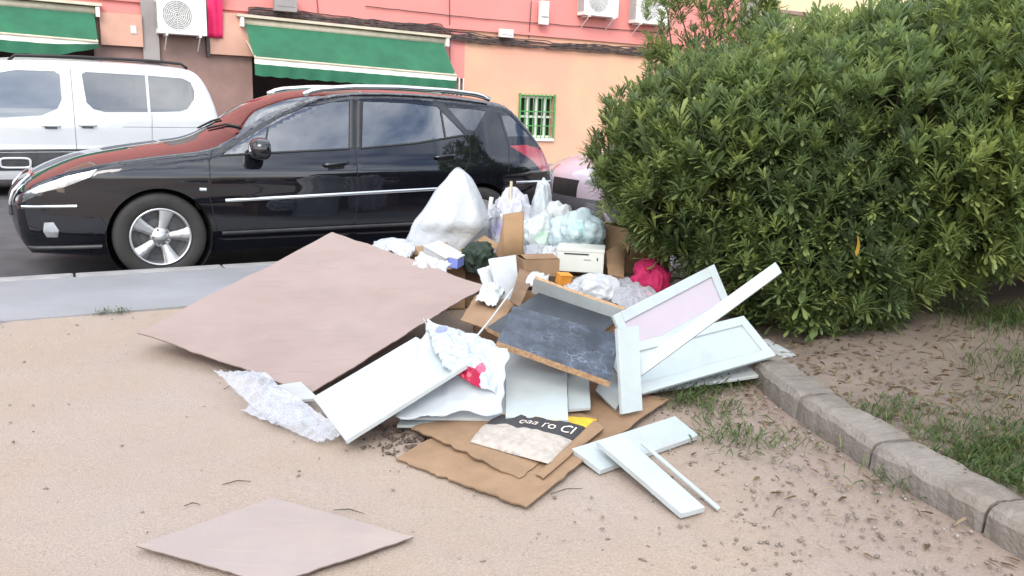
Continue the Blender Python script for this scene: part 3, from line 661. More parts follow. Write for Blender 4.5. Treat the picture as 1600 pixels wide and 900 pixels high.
# --- black estate car
wagon_spec = dict(
    W=([-1.0, -.95, -.85, -.7, -.5, -.25, .1, .6, 2.3, 2.8, 3.2, 3.45, 3.58, 3.65], [.56, .60, .68, .755, .82, .868, .89, .90, .90, .885, .85, .79, .72, .66]),
    SEC=([.1, .24, .335, .36, .5, .62, .74, .79, .82, .88, .94, 1.0, 1.45], [-.10, -.07, -.045, -.008, .0, .002, -.004, -.002, -.006, -.03, -.056, -.084, -.29]),
    prof=[(-.86, .21), (-.92, .30), (-.935, .45), (-.935, .57), (-.905, .65), (-.82, .73), (-.60, .825), (-.3, .897), (.1, .952), (.40, .985), (.62, 1.10), (.96, 1.29), (1.25, 1.405), (1.55, 1.462), (1.95, 1.478), (2.5, 1.468), (2.95, 1.435), (3.12, 1.405), (3.27, 1.27), (3.42, 1.09), (3.50, .97), (3.545, .84), (3.60, .72), (3.615, .55), (3.58, .36), (3.48, .24)],
    fillet=.06, arch=.372, sill=.20, wr=.334, axle=2.725, paint=m_black,
    regions=[
        ('front_door', [(.37, .98), (.36, .62), (.42, .30), (1.50, .30), (1.53, .6), (1.545, 1.0), (1.62, 1.43), (1.45, 1.425), (1.2, 1.365), (.96, 1.27), (.62, 1.085), (.44, .985)]),
        ('rear_door', [(1.555, 1.0), (1.54, .6), (1.51, .30), (2.28, .30), (2.34, .52), (2.50, .75), (2.62, .95), (2.64, 1.12), (2.44, 1.40), (2.1, 1.435), (1.63, 1.43)]),
        ('window#f', [(.475, .955), (.62, 1.055), (.96, 1.245), (1.2, 1.338), (1.42, 1.382), (1.56, 1.392), (1.495, 1.01), (1.0, .985)]),
        ('window#r', [(1.61, 1.015), (1.685, 1.395), (2.1, 1.392), (2.37, 1.372), (2.60, 1.135), (2.1, 1.06)]),
        ('quarter_window', [(2.475, 1.365), (2.78, 1.355), (2.87, 1.345), (2.71, 1.165), (2.63, 1.175)]),
        ('rear_window_wrap', [(3.03, 1.31), (3.13, 1.31), (3.33, 1.12), (3.06, 1.12)]),
        ('tail_lamp', [(3.06, 1.035), (3.25, 1.045), (3.44, 1.0), (3.51, .88), (3.535, .80), (3.40, .80), (3.30, .90), (3.18, .97)]),
        ('headlamp', [(-.885, .655), (-.78, .72), (-.61, .79), (-.40, .845), (-.45, .79), (-.62, .715), (-.80, .665)]),
        ('fog_lamp', [(-.765, .455), (-.705, .46), (-.675, .40), (-.685, .345), (-.755, .345), (-.775, .39)]),
        ('front_bumper', [(-.928, .57), (-.6, .565), (-.40, .50), (-.36, .22), (-.85, .22), (-.912, .3), (-.928, .45)]),
        ('fog_lamp#2', [(-.765, .455), (-.705, .46), (-.675, .40), (-.685, .345), (-.755, .345), (-.775, .39)]),
    ],
    parent={'window#f': 'front_door', 'window#r': 'rear_door'},
    inset={'window#f': .006, 'window#r': .006, 'quarter_window': .004, 'rear_window_wrap': .004},
    mats={'window#f': m_glass, 'window#r': m_glass, 'quarter_window': m_dglass, 'rear_window_wrap': m_dglass, 'tail_lamp': m_red, 'headlamp': m_lamp, 'fog_lamp': m_lamp, 'fog_lamp#2': m_lamp},
    ds=[(0, -.03), (.06, -.06), (.12, -.05), (.2, -.03), (.34, -.03), (.40, -.12), (.5, -.10), (.56, 0), (.75, 0), (.8, .05), (.9, .06), (1, .06)],
    dz=[(0, 0), (.1, .015), (.16, .045), (.3, .06), (.37, .06), (.45, .05), (.52, .035), (.7, .035), (.78, .02), (.9, .01), (1, 0)],
    top=[('windscreen', .345, .475, -.93, .93, m_glass), ('rear_window', .752, .83, -.86, .86, m_dglass), ('grille', .045, .085, -.62, .62, m_plas), ('front_bumper', 0, .03, -1, 1, m_black), ('panoramic_roof', .54, .70, -.72, .72, m_dglass)])
wc = S(0, .905, 0)
car = Car(wagon_spec, 'estate_car', wc); tag(car.root, 'black estate car with silver roof rails parked beside the rubbish', 'car')
for sd_ in (-1, 1):
    car.strip('side_trim', [(.47, .605), (1.5, .638), (2.33, .665)], .030, m_chrome, .012, sd_)
    car.strip('bumper_trim', [(-.90, .565), (-.75, .572), (-.55, .578)], .024, m_chrome, .010, sd_)
    car.strip('bumper_trim', [(3.08, .705), (3.3, .708), (3.53, .70)], .024, m_chrome, .012, sd_)
    car.strip('sill_step', [(.44, .345), (1.3, .352), (2.30, .36)], .035, m_plasg, .014, sd_)
    car.strip('lip_spoiler', [(-.88, .255), (-.7, .262), (-.40, .27)], .03, m_plasg, .014, sd_)
    for pl in ([(.405, .985), (.37, .90), (.36, .62), (.42, .30)], [(1.545, 1.0), (1.535, .6), (1.505, .30)], [(2.28, .30), (2.34, .52), (2.50, .75), (2.62, .95), (2.64, 1.12)], [(.42, .298), (2.28, .298)], [(3.0, .80), (3.05, 1.03), (3.0, 1.33)], [(-.40, .50), (-.37, .44)]):
        car.strip('shut_line', pl, .007, m_gap, .0016, sd_, n=24)
    car.strip('window_trim', [(.46, .947), (1.0, .977), (1.5, 1.003)], .016, m_plas, .005, sd_); car.strip('window_trim', [(1.60, 1.007), (2.1, 1.052), (2.61, 1.127)], .016, m_plas, .005, sd_)
    car.strip('pillar_cover', [(1.525, 1.01), (1.588, 1.395)], .05, m_plas, .004, sd_, n=12); car.strip('pillar_cover', [(1.585, 1.01), (1.655, 1.395)], .045, m_plas, .004, sd_, n=12)
    car.strip('window_divider', [(.80, .985), (.85, 1.165)], .014, m_plas, .006, sd_, n=8); car.strip('window_divider', [(2.40, 1.10), (2.40, 1.34)], .014, m_plas, .006, sd_, n=8)
    o = car.strip('indicator', [(.285, .695), (.335, .692)], .026, m_lamp, .010, sd_, n=6)
    for x in (0, 2.725): car.wheel(x, sd_, .334, .215, .222)
    for x, z in ((1.36, .875), (2.36, .935)): car.handle(x, z, sd_, m_black, car.parts[('front_door' if x < 2 else 'rear_door', sd_)])
    car.mirror(.72, .985, sd_, m_black)
    rail = [(1.18, 1.43), (1.28, 1.475), (1.6, 1.508), (2.0, 1.52), (2.5, 1.510), (2.8, 1.485), (2.92, 1.45)]
    yr = [float(car.Y([(x, min(z, 1.42))])[0])-.06 for x, z in rail]
    MB().tube([(x, sd_*.60, z) for (x, z) in resample(rail, 24)], .023, 8).build('roof_rail', m_chrome, car.root, True)
car.interior(.5, 3.2, .36, [(1.35, -.36, .58), (1.35, .36, .58), (2.2, -.40, .52), (2.2, .40, .52)], .9)
# chrome grille surround round the nose
gs = []
for a, c in [(.045, -.66), (.06, -.67), (.075, -.665), (.09, -.63), (.10, -.5), (.105, -.3), (.106, 0), (.105, .3), (.10, .5), (.09, .63), (.075, .665), (.06, .67), (.045, .66)]:
    i = a*(len(car.prof)-1); j = (c+1)*car.K; i0, j0 = int(i), int(j); fi, fj = i-i0, j-j0; q = car.V[i0, j0]*(1-fi)*(1-fj)+car.V[i0+1, j0]*fi*(1-fj)+car.V[i0, j0+1]*(1-fi)*fj+car.V[i0+1, j0+1]*fi*fj; gs.append(Vector(q)+Vector((-.006, 0, .006)))
MB().tube(gs, .015, 6).build('grille_surround', m_chrome, car.root, True)
# wipers resting at the base of the windscreen
wi = MB(); vi = car.V
def vtop(a, c, up=.012): i = int(a*(len(car.prof)-1)); j = int((c+1)*car.K); return Vector(vi[i, j])+Vector((-.004, 0, up))
wi.tube([vtop(.335, -.1), vtop(.352, -.45), vtop(.36, -.85)], .009, 6); wi.tube([vtop(.335, .6), vtop(.35, .3), vtop(.36, .0)], .009, 6); wi.build('wiper', m_plas, car.root, True)

# --- white van in the street
van_spec = dict(
    W=([-3.0, -2.85, -2.6, -2.2, -1.6, 1.2, 1.5, 1.65], [.62, .74, .84, .90, .92, .92, .90, .86]),
    SEC=([.15, .3, .45, .62, .66, .9, 1.05, 1.15, 1.75], [-.06, -.02, .0, .0, -.015, -.01, -.015, -.03, -.15]),
    prof=[(-2.9, .22), (-3.0, .45), (-2.98, .75), (-2.85, .95), (-2.5, 1.06), (-2.1, 1.14), (-1.75, 1.38), (-1.35, 1.66), (-1.05, 1.765), (-.4, 1.79), (.6, 1.785), (1.15, 1.765), (1.33, 1.70), (1.46, 1.50), (1.56, 1.2), (1.62, .9), (1.63, .5), (1.6, .3)],
    fillet=.07, arch=.37, sill=.24, wr=.32, axle=0, paint=m_vanw, regions=[], mats={}, ds=[], dz=[], top=[])
VX = -2.1                                        # the builder's front axle sits at 0
def shift(l): return [(x-VX, z) for x, z in l]
van_spec.update(W=([x-VX for x in van_spec['W'][0]], van_spec['W'][1]), prof=shift(van_spec['prof']), axle=.62-VX,
    regions=[
        ('front_door', shift([(-1.62, .95), (-1.6, .36), (-.34, .36), (-.30, 1.0), (-.30, 1.66), (-.9, 1.70), (-1.2, 1.64), (-1.7, 1.3)])),
        ('sliding_door', shift([(-.26, .36), (.34, .36), (.62, .72), (.66, 1.1), (.66, 1.68), (-.26, 1.68)])),
        ('lower_cladding', shift([(-1.66, .57), (-1.2, .585), (.20, .605), (.22, .37), (-1.66, .35)])),
        ('window#f', shift([(-1.62, 1.16), (-1.45, 1.05), (-1.1, 1.03), (-.66, 1.07), (-.47, 1.16), (-.41, 1.28), (-.41, 1.60), (-.47, 1.64), (-.9, 1.635), (-1.15, 1.58), (-1.5, 1.32)])),
        ('window#s', shift([(-.15, 1.62), (-.10, 1.65), (.63, 1.64), (.63, 1.145), (.10, 1.13), (-.04, 1.165), (-.12, 1.25)])),
        ('quarter_window', shift([(.665, 1.64), (1.12, 1.62), (1.22, 1.57), (1.26, 1.46), (1.25, 1.34), (1.15, 1.20), (1.05, 1.165), (.665, 1.145)])),
    ],
    parent={'window#f': 'front_door', 'window#s': 'sliding_door'}, inset={'window#f': .008, 'window#s': .008, 'quarter_window': .006, 'lower_cladding': -.006},
    mats={'window#f': emit_free_glass('van_glass', (.78, .86, .80), .02, 1.0, 3.0), 'window#s': m_dglass, 'quarter_window': m_dglass, 'lower_cladding': m_plasg},
    ds=[(0, -.08), (.1, -.1), (.2, -.05), (.35, -.12), (.5, 0), (.75, 0), (.85, .03), (1, .05)], dz=[(0, 0), (.12, .05), (.2, .07), (.4, .05), (.55, .04), (.75, .03), (1, 0)],
    top=[('windscreen', .26, .375, -.92, .92, m_glass), ('rear_window', .79, .86, -.8, .8, m_dglass), ('grille', .06, .1, -.6, .6, m_plas)])
van = Car(van_spec, 'van', S(VX, 6.0+.92, 0)); tag(van.root, 'white van with black roof rails beyond the black car', 'van')
for sd_ in (-1, 1):
    for pl in ([(-.28, .36), (-.28, 1.68)], [(.66, .72), (.68, 1.12)], [(.3, .94), (1.5, .95)], [(-1.6, .36), (-1.63, .95), (-1.72, 1.3)]):
        van.strip('shut_line', shift(pl), .008, m_vgap, .0016, sd_, n=16)
    for x, z, d_ in ((-.56, .94, 'front_door'), (-.13, .955, 'sliding_door')): van.handle(x-VX, z, sd_, m_vanw, van.parts[(d_, sd_)], 0)
    van.strip('rub_strip', shift([(-1.66, .605), (-.4, .625), (.25, .635)]), .03, m_plasg, .014, sd_)
    # rounded white ring set in the dark cladding
    ring = [(-1.0+.17*math.copysign(abs(math.cos(a))**.4, math.cos(a)), .455+.062*math.copysign(abs(math.sin(a))**.4, math.sin(a))) for a in np.linspace(0, 2*math.pi, 40)]
    van.strip('cladding_ring', shift(ring), .03, m_vanw, .02, sd_, n=60)
    for x in (0, .62-VX): van.wheel(x, sd_, .32, .2, .20)
    van.mirror(-1.62-VX, 1.06, sd_, m_plas, .12)
    MB().tube([(x-VX, sd_*.70, z) for x, z in ((-.98, 1.755), (-.9, 1.825), (-.2, 1.845), (.8, 1.84), (1.12, 1.82), (1.2, 1.76))], .02, 8).build('roof_rail', m_plas, van.root, True)
van.interior(.4, 3.4, .45, [(1.35, -.36, .62), (1.35, .36, .62), (2.3, -.40, .6), (2.3, .40, .6)], .75)

m_hbump = mat('grey_bumper', (.13, .13, .145), .45, .1, 5)
# --- silver hatchback parked behind the estate car
hs = dict(
    W=([-.85, -.75, -.6, -.4, -.1, .4, 2.4, 2.9, 3.3], [.56, .66, .75, .81, .84, .86, .86, .82, .74]),
    SEC=([.15, .3, .5, .7, .85, .95, 1.45], [-.06, -.02, .0, .0, -.02, -.05, -.26]),
    prof=[(-.72, .22), (-.78, .35), (-.79, .5), (-.77, .62), (-.72, .70), (-.55, .78), (-.2, .88), (.2, .95), (.45, 1.02), (.8, 1.25), (1.1, 1.40), (1.5, 1.47), (2.1, 1.47), (2.7, 1.40), (3.0, 1.2), (3.15, .95), (3.2, .6), (3.15, .3)],
    fillet=.06, arch=.345, sill=.22, wr=.31, axle=2.5, paint=m_silver,
    regions=[('front_door', [(.4, .95), (.4, .3), (1.5, .3), (1.52, .95), (1.55, 1.40), (1.15, 1.37), (.75, 1.17)]), ('rear_door', [(1.53, .95), (1.51, .3), (2.1, .3), (2.3, .7), (2.4, 1.0), (2.3, 1.38), (1.56, 1.40)]),
             ('window#f', [(.55, .99), (.85, 1.2), (1.15, 1.34), (1.48, 1.37), (1.46, 1.01)]), ('window#r', [(1.58, 1.01), (1.6, 1.37), (2.2, 1.35), (2.3, 1.08)]),
             ('headlamp', [(-.76, .62), (-.70, .70), (-.55, .765), (-.3, .83), (-.36, .74), (-.55, .66), (-.7, .62)]), ('front_bumper', [(-.76, .60), (-.5, .60), (-.36, .5), (-.34, .24), (-.7, .24), (-.775, .36), (-.785, .5)])],
    parent={'window#f': 'front_door', 'window#r': 'rear_door'}, inset={'window#f': .006, 'window#r': .006}, mats={'window#f': m_dglass, 'window#r': m_dglass, 'headlamp': m_lamp, 'front_bumper': m_hbump},
    ds=[(0, -.12), (.1, -.14), (.18, -.08), (.3, -.03), (.36, -.14), (.48, -.1), (.55, 0), (.8, .05), (1, .06)], dz=[(0, 0), (.1, .02), (.16, .05), (.28, .08), (.4, .05), (.6, .04), (.85, .01), (1, 0)],
    top=[('windscreen', .315, .46, -.92, .92, m_glass), ('rear_window', .73, .83, -.85, .85, m_dglass), ('front_bumper#t', 0, .045, -1, 1, m_hbump), ('grille', .05, .078, -.45, .45, m_plas), ('headlamp#l', .072, .118, -.99, -.58, m_lamp), ('headlamp#r', .072, .118, .58, .99, m_lamp), ('fog_lamp', .022, .04, -.88, -.66, m_lamp), ('fog_lamp#r', .022, .04, .66, .88, m_lamp)])
hb = Car(hs, 'hatchback', S(4.32+.79, .08+.86, 0)); tag(hb.root, 'silver hatchback parked behind the black car, half hidden by the shrub', 'car')
for sd_ in (-1, 1):
    for x in (0, 2.5): hb.wheel(x, sd_, .31, .19, .20)
    hb.mirror(.72, 1.0, sd_, m_silver)
    hb.strip('shut_line', [(1.525, .95), (1.505, .3)], .007, m_gap, .0016, sd_, n=12)
hb.interior(.4, 3.0, .36, [(1.3, -.34, .58), (1.3, .34, .58), (2.1, -.36, .5), (2.1, .36, .5)], .85)
# ------------------------------------------------------------------ rubbish heap
m_mel = mat('white_melamine', (.405, .465, .475), .38, .03, 3, bump=.03, bscale=20, grime=.40, gcol=(.31, .29, .26), gscale=5, scratch=.10)
m_mel2 = mat('white_melamine_worn', (.41, .45, .46), .45, .05, 6, c2=(.37, .39, .40), lo=.25, hi=.45, grime=.45, gcol=(.29, .26, .22), gscale=6, scratch=.12)
m_chip = mat('chipboard_edge', (.42, .27, .15), .9, .2, 60, c2=(.26, .16, .09), bump=.4, bscale=150)
m_pinkb = mat('pinkish_hardboard', (.29, .225, .205), .75, .03, 2.2, c2=(.27, .205, .186), bump=.06, bscale=90, detail=9, grime=.45, gcol=(.22, .165, .145), gscale=2.0, scratch=.6)
m_pinkd = mat('hardboard_edge', (.20, .14, .12), .9, .2, 40)
m_card = mat('cardboard', (.30, .195, .105), .9, .12, 5, c2=(.25, .155, .08), bump=.12, bscale=60)
m_card2 = mat('worn_cardboard', (.29, .185, .108), .9, .15, 7, c2=(.23, .145, .083), bump=.2, bscale=50, grime=.55, gcol=(.17, .11, .065), gscale=4)
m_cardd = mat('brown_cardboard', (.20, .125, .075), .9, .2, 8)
m_paper = mat('white_paper', (.48, .51, .54), .7, .05, 9, grime=.4, gcol=(.38, .36, .33), gscale=8)
m_dgreen = mat('dark_green_fabric', (.03, .05, .035), .9, .3, 12, bump=.4, bscale=60)
m_white_sack = mat('white_woven_sack', (.50, .525, .55), .6, .03, 5, bump=.25, bscale=25, transl=.15)
m_tape = mat('parcel_tape', (.45, .32, .18), .25, .1, 9)
m_orange = mat('orange_card', (.75, .30, .04), .6, .15, 9)
m_cream2 = mat('cream_paper', (.66, .60, .53), .8, .1, 12, bump=.3, bscale=40)
m_blackp = mat('charcoal_print', (.035, .035, .04), .6, .2, 9, bump=.3, bscale=40)
m_yellow = mat('yellow_print', (.78, .50, .035), .55, .1, 7, bump=.3, bscale=40)
m_blue = mat('blue_print', (.22, .28, .70), .5, .1, 9)
m_film = film('clear_film', (.95, .96, .97), .25, (.52, .54, .58), .12)
m_bubble = film('bubble_wrap', (.96, .97, .98), .20, (.55, .57, .62), .12)
def dark_marble():
    m = bpy.data.materials.new('navy_marbled_laminate'); m.use_nodes = True; t = m.node_tree; b = t.nodes['Principled BSDF']; b.inputs['Roughness'].default_value = .42
    tcn = node(t, 'ShaderNodeTexCoord'); nd = node(t, 'ShaderNodeTexNoise'); nd.inputs['Scale'].default_value = 6; nd.inputs['Detail'].default_value = 8; t.links.new(tcn.outputs['Object'], nd.inputs['Vector'])
    ad = node(t, 'ShaderNodeVectorMath', operation='MULTIPLY_ADD'); ad.inputs[1].default_value = (.6, .6, .6); t.links.new(nd.outputs['Color'], ad.inputs[0]); t.links.new(tcn.outputs['Object'], ad.inputs[2])
    v = node(t, 'ShaderNodeTexVoronoi', feature='DISTANCE_TO_EDGE'); v.inputs['Scale'].default_value = 5.5; t.links.new(ad.outputs[0], v.inputs['Vector'])
    r = node(t, 'ShaderNodeValToRGB'); e = r.color_ramp.elements; e[0].position = 0; e[0].color = (.16, .19, .24, 1); e[1].position = .025; e[1].color = (.0, .0, .0, 1); t.links.new(v.outputs['Distance'], r.inputs['Fac'])
    n2 = node(t, 'ShaderNodeTexNoise'); n2.inputs['Scale'].default_value = 9; n2.inputs['Detail'].default_value = 10; n2.inputs['Roughness'].default_value = .75; t.links.new(tcn.outputs['Object'], n2.inputs['Vector'])
    r2 = node(t, 'ShaderNodeValToRGB'); e = r2.color_ramp.elements; e[0].position = .42; e[0].color = (.016, .022, .036, 1); e[1].position = .80; e[1].color = (.09, .115, .16, 1); t.links.new(n2.outputs['Fac'], r2.inputs['Fac'])
    r3 = node(t, 'ShaderNodeValToRGB'); r3.color_ramp.elements[0].position = .45; r3.color_ramp.elements[1].position = .62; t.links.new(nd.outputs['Fac'], r3.inputs['Fac'])
    mu = node(t, 'ShaderNodeMix', data_type='RGBA', blend_type='MULTIPLY'); mu.inputs['Factor'].default_value = 1; t.links.new(r.outputs['Color'], mu.inputs['A']); t.links.new(r3.outputs['Color'], mu.inputs['B'])
    a2 = node(t, 'ShaderNodeMix', data_type='RGBA', blend_type='ADD'); a2.inputs['Factor'].default_value = .8; t.links.new(r2.outputs['Color'], a2.inputs['A']); t.links.new(mu.outputs['Result'], a2.inputs['B'])
    t.links.new(a2.outputs['Result'], b.inputs['Base Color']); return m
m_navy = dark_marble()

def PZ(c): return G(c[0], c[1], c[2])
def board(name, c, thick, mats, label, cat, n=10, bow=0.0, ragged=.0015, seed=0, group=None, world=False, parent=None, warp=.0):
    """thin sheet through four corners (pixel x, y, height) in loop order; top face mats[0], edge and back mats[1]"""
    P = [Vector(p) for p in c] if world else [PZ(p) for p in c]; cen = sum(P, Vector())/4; base = Vector((cen.x, cen.y, min(p.z for p in P)))
    nr = ((P[2]-P[0]).cross(P[3]-P[1])).normalized()
    if nr.z < 0: nr = -nr
    nx = max(2, int((P[1]-P[0]).length/.06)+1) if n == 0 else n; ny = nx; top = []; bot = []
    for i in range(nx+1):
        for j in range(ny+1):
            a, b = i/nx, j/ny; q = P[0]*(1-a)*(1-b)+P[1]*a*(1-b)+P[2]*a*b+P[3]*(1-a)*b
            q = q + nr*(bow*math.sin(math.pi*a)*math.sin(math.pi*b) + warp*fbm((q.x*2.2+seed, q.y*2.2, 0), 3))
            if i in (0, nx) or j in (0, ny): q = q + (cen-q).normalized()*(ragged*(1+fbm((q.x*30+seed, q.y*30, q.z*30)))*1.5)
            top.append(q-base); bot.append(q-base-nr*thick)
    k = ny+1; N_ = len(top); f = []; mi = []
    for i in range(nx):
        for j in range(ny):
            a = i*k+j; f.append((a, a+k, a+k+1, a+1)); mi.append(0); f.append((N_+a, N_+a+1, N_+a+k+1, N_+a+k)); mi.append(2 if len(mats) > 2 else 0)
    rim = [i*k for i in range(nx+1)] + [nx*k+j for j in range(1, ny+1)] + [i*k+ny for i in range(nx-1, -1, -1)] + [j for j in range(ny-1, 0, -1)]
    for a, b in zip(rim, rim[1:]+rim[:1]): f.append((a, a+N_, b+N_, b)); mi.append(1)
    # winding so that the top looks up
    A, B, C_ = top[f[0][0]], top[f[0][1]], top[f[0][2]]
    if (B-A).cross(C_-A).dot(nr) < 0: f = [q[::-1] for q in f]
    o = pymesh(name, top+bot, f, list(mats), parent, False, mi); o.location = base; tag(o, label, cat, group); return o
def panel_door(name, c, label, fw=.055, th=.018, rec=.010, m=None, group=None, mp_=None):
    """framed cupboard door: two stiles, two rails, a recessed panel"""
    m = m or m_mel; P = [PZ(p) for p in c]; cen = sum(P, Vector())/4; base = Vector((cen.x, cen.y, min(p.z for p in P)))
    X = ((P[1]-P[0])+(P[2]-P[3]))/2; Yv = ((P[3]-P[0])+(P[2]-P[1]))/2; lx, ly = X.length, Yv.length; ex = X.normalized(); ey = (Yv-ex*Yv.dot(ex)).normalized(); nr = ex.cross(ey)
    if nr.z < 0: nr = -nr
    o0 = cen-ex*lx/2-ey*ly/2-base; r_ = empty(name, base)
    def pc(nm, x0, x1, y0, y1, z0, z1, mm, bv=.002):
        MB().obox(o0+ex*x0+ey*y0+nr*z0, ex*(x1-x0), ey*(y1-y0), nr*(z1-z0)).build(nm, mm, r_, bevel=bv, seg=1)
    pc('rail', 0, lx, 0, fw, -th, 0, m); pc('rail', 0, lx, ly-fw, ly, -th, 0, m); pc('stile', 0, fw, fw+.0008, ly-fw-.0008, -th, 0, m); pc('stile', lx-fw, lx, fw+.0008, ly-fw-.0008, -th, 0, m)
    pc('panel', fw-.004, lx-fw+.004, fw-.004, ly-fw+.004, -th+.002, -rec, mp_ or m, 0)
    tag(r_, label, 'cupboard door', group); return r_
def ico(sub):
    bm = bmesh.new(); bmesh.ops.create_icosphere(bm, subdivisions=sub, radius=1); v = [q.co.copy() for q in bm.verts]; f = [tuple(x.index for x in q.verts) for q in bm.faces]; bm.free(); return v, f
ICO = ico(5)
def bag(name, c, r, m, label, seed=0, knot=True, fold=.16, cat='bag', flat=.72, rz=0.0, group=None, lean=(0, 0)):
    """filled plastic bag: bulging, creased, gathered at the neck"""
    v = []; sd2 = seed*7.3
    for p in ICO[0]:
        q = p.copy(); x, y, z = q
        k = 1 + .20*noise.noise(Vector((x*1.4+sd2, y*1.4, z*1.4))) + .10*noise.noise(Vector((x*3+sd2, y*3, z*3)))
        dm = 1-min(1, abs(z))**5; rd = 1-abs(noise.noise(Vector((x*2.6+sd2, y*2.6, z*1.6)))); k += fold*(rd**3-.5)*dm
        rd = 1-abs(noise.noise(Vector((x*7+sd2, y*7+3, z*3.5)))); k += fold*.30*(rd**4-.4)*dm
        q = q*k; q.z = max(q.z, -flat)
        if knot and p.z > .45:
            h = (p.z-.45)/.55; s_ = (1-h)**.8*.85+.13+.10*h*abs(noise.noise(Vector((x*9+sd2, y*9, 0)))); q.x *= s_; q.y *= s_; q.z += .30*h*h + .12*h*noise.noise(Vector((x*6, y*6+sd2, 1)))
        q.x += lean[0]*q.z; q.y += lean[1]*q.z
        v.append((q.x*r[0], q.y*r[1], (q.z)*r[2]))
    o = pymesh(name, v, ICO[1], m, None, True); o.location = c; o.rotation_euler = (0, 0, rz); tag(o, label, cat, group); return o
def drape(name, c, m, label, cat='bag', n=44, bulge=.05, amp=.02, freq=9, seed=0, ridge=.5, solid=.0015, edge=.06):
    """crumpled sheet of plastic through four corners (pixel x, y, height)"""
    P = [PZ(p) for p in c]; cen = sum(P, Vector())/4; base = Vector((cen.x, cen.y, min(p.z for p in P))); nr = ((P[2]-P[0]).cross(P[3]-P[1])).normalized(); nr = -nr if nr.z < 0 else nr; v = []; f = []
    for i in range(n+1):
        for j in range(n+1):
            a, b = i/n, j/n
            a2 = a + edge*noise.noise(Vector((b*4+seed, 0, 1)))*(2*abs(a-.5)); b2 = b + edge*noise.noise(Vector((a*4+seed, 5, 1)))*(2*abs(b-.5))
            q = P[0]*(1-a2)*(1-b2)+P[1]*a2*(1-b2)+P[2]*a2*b2+P[3]*(1-a2)*b2
            w1 = noise.noise(Vector((q.x*freq+seed, q.y*freq, q.z*freq))); w2 = 1-abs(noise.noise(Vector((q.x*freq*2.1+seed, q.y*freq*2.1, 4+q.z*freq)))); w3 = 1-abs(noise.noise(Vector((q.x*freq*4.5, q.y*freq*4.5+seed, 9))))
            h = bulge*(math.sin(math.pi*a)*math.sin(math.pi*b))**.6 + amp*w1 + amp*ridge*2*(w2**3-.4) + amp*ridge*.8*(w3**3-.4)
            q = q+nr*h; q.z = max(q.z, .004+.004*w2); v.append(q-base)
    for i in range(n):
        for j in range(n): a = i*(n+1)+j; f.append((a, a+n+1, a+n+2, a+1))
    o = pymesh(name, v, f, m, None, True); o.location = base
    if solid: md = o.modifiers.new('thickness', 'SOLIDIFY'); md.thickness = solid
    tag(o, label, cat); return o
def carton(c, size, rz, label, m=None, flaps=(60, 120, 40, 100), name='cardboard_box', tilt=(0, 0), cat='box', top=None):
    """open cardboard box with four flaps; c = centre of its base"""
    m = m or m_card; w_, d_, h_ = size; t = .006; r_ = empty(name, c, rz); r_.rotation_euler = (tilt[0], tilt[1], rz)
    mb = MB(); mb.box((-w_/2, -d_/2, 0), (w_/2, d_/2, t)); mb.box((-w_/2, -d_/2, t), (-w_/2+t, d_/2, h_)); mb.box((w_/2-t, -d_/2, t), (w_/2, d_/2, h_)); mb.box((-w_/2+t, -d_/2, t), (w_/2-t, -d_/2+t, h_)); mb.box((-w_/2+t, d_/2-t, t), (w_/2-t, d_/2, h_))
    mb.build('carton', m, r_)
    for k, ang in enumerate(flaps):
        if ang is None: continue
        a = R(ang); L_ = (d_ if k < 2 else w_)/2*.95
        if k == 0: o, ax, dr = (-w_/2+.01, -d_/2, h_), (w_-.02, 0, 0), Vector((0, math.cos(a), math.sin(a)))
        elif k == 1: o, ax, dr = (-w_/2+.01, d_/2, h_), (w_-.02, 0, 0), Vector((0, -math.cos(a), math.sin(a)))
        elif k == 2: o, ax, dr = (-w_/2, -d_/2+.01, h_), (0, d_-.02, 0), Vector((math.cos(a), 0, math.sin(a)))
        else: o, ax, dr = (w_/2, -d_/2+.01, h_), (0, d_-.02, 0), Vector((-math.cos(a), 0, math.sin(a)))
        nr = Vector(ax).cross(dr).normalized(); MB().obox(Vector(o)+Vector((0, 0, .002)), ax, dr*L_, nr*.004).build('flap', m, r_)
    tag(r_, label, cat); return r_
def closed_box(c, size, rz, m, label, tilt=(0, 0), name='small_box', lid=None, cat='box', bevel=.004):
    w_, d_, h_ = size; r_ = empty(name, c, rz); r_.rotation_euler = (tilt[0], tilt[1], rz); MB().box((-w_/2, -d_/2, 0), (w_/2, d_/2, h_*.86)).build('tray', m, r_, bevel=bevel)
    MB().box((-w_/2-.003, -d_/2-.003, h_*.862), (w_/2+.003, d_/2+.003, h_)).build('lid', lid or m, r_, bevel=bevel); tag(r_, label, cat); return r_

WP = (m_mel, m_mel2, m_mel2); CP = (m_card2, m_cardd, m_cardd)
# --- flat on the ground in front
board('hardboard_sheet', [(212, 853, .014), (425, 914, .014), (648, 838, .012), (425, 776, .010)], .004, (mat('dusty_hardboard', (.32, .27, .253), .85, .03, 2, c2=(.30, .25, .23), bump=.08, bscale=90, grime=.4, gcol=(.40, .33, .27), gscale=3, scratch=.3), m_pinkd, m_pinkb), 'pinkish hardboard sheet lying flat on the dirt in front', 'board', 30, 0, .0025, 3, warp=.003)
board('cardboard_sheet', [(613, 716, .012), (822, 794, .012), (1048, 622, .03), (850, 580, .045)], .006, CP, 'larger brown cardboard sheet lying lowest on the dirt', 'cardboard', 34, .0, .008, 5, warp=.008)
board('cardboard_sheet', [(638, 670, .03), (812, 749, .024), (938, 652, .032), (790, 610, .05)], .006, CP, 'smaller brown cardboard sheet under the yellow and black sack', 'cardboard', 34, .008, .008, 9, warp=.008)
board('cardboard_strip', [(836, 742, .026), (848, 748, .026), (945, 668, .045), (930, 655, .055)], .006, CP, 'narrow torn cardboard strip beside the yellow and black sack', 'cardboard', 10, .01, .004, 12)
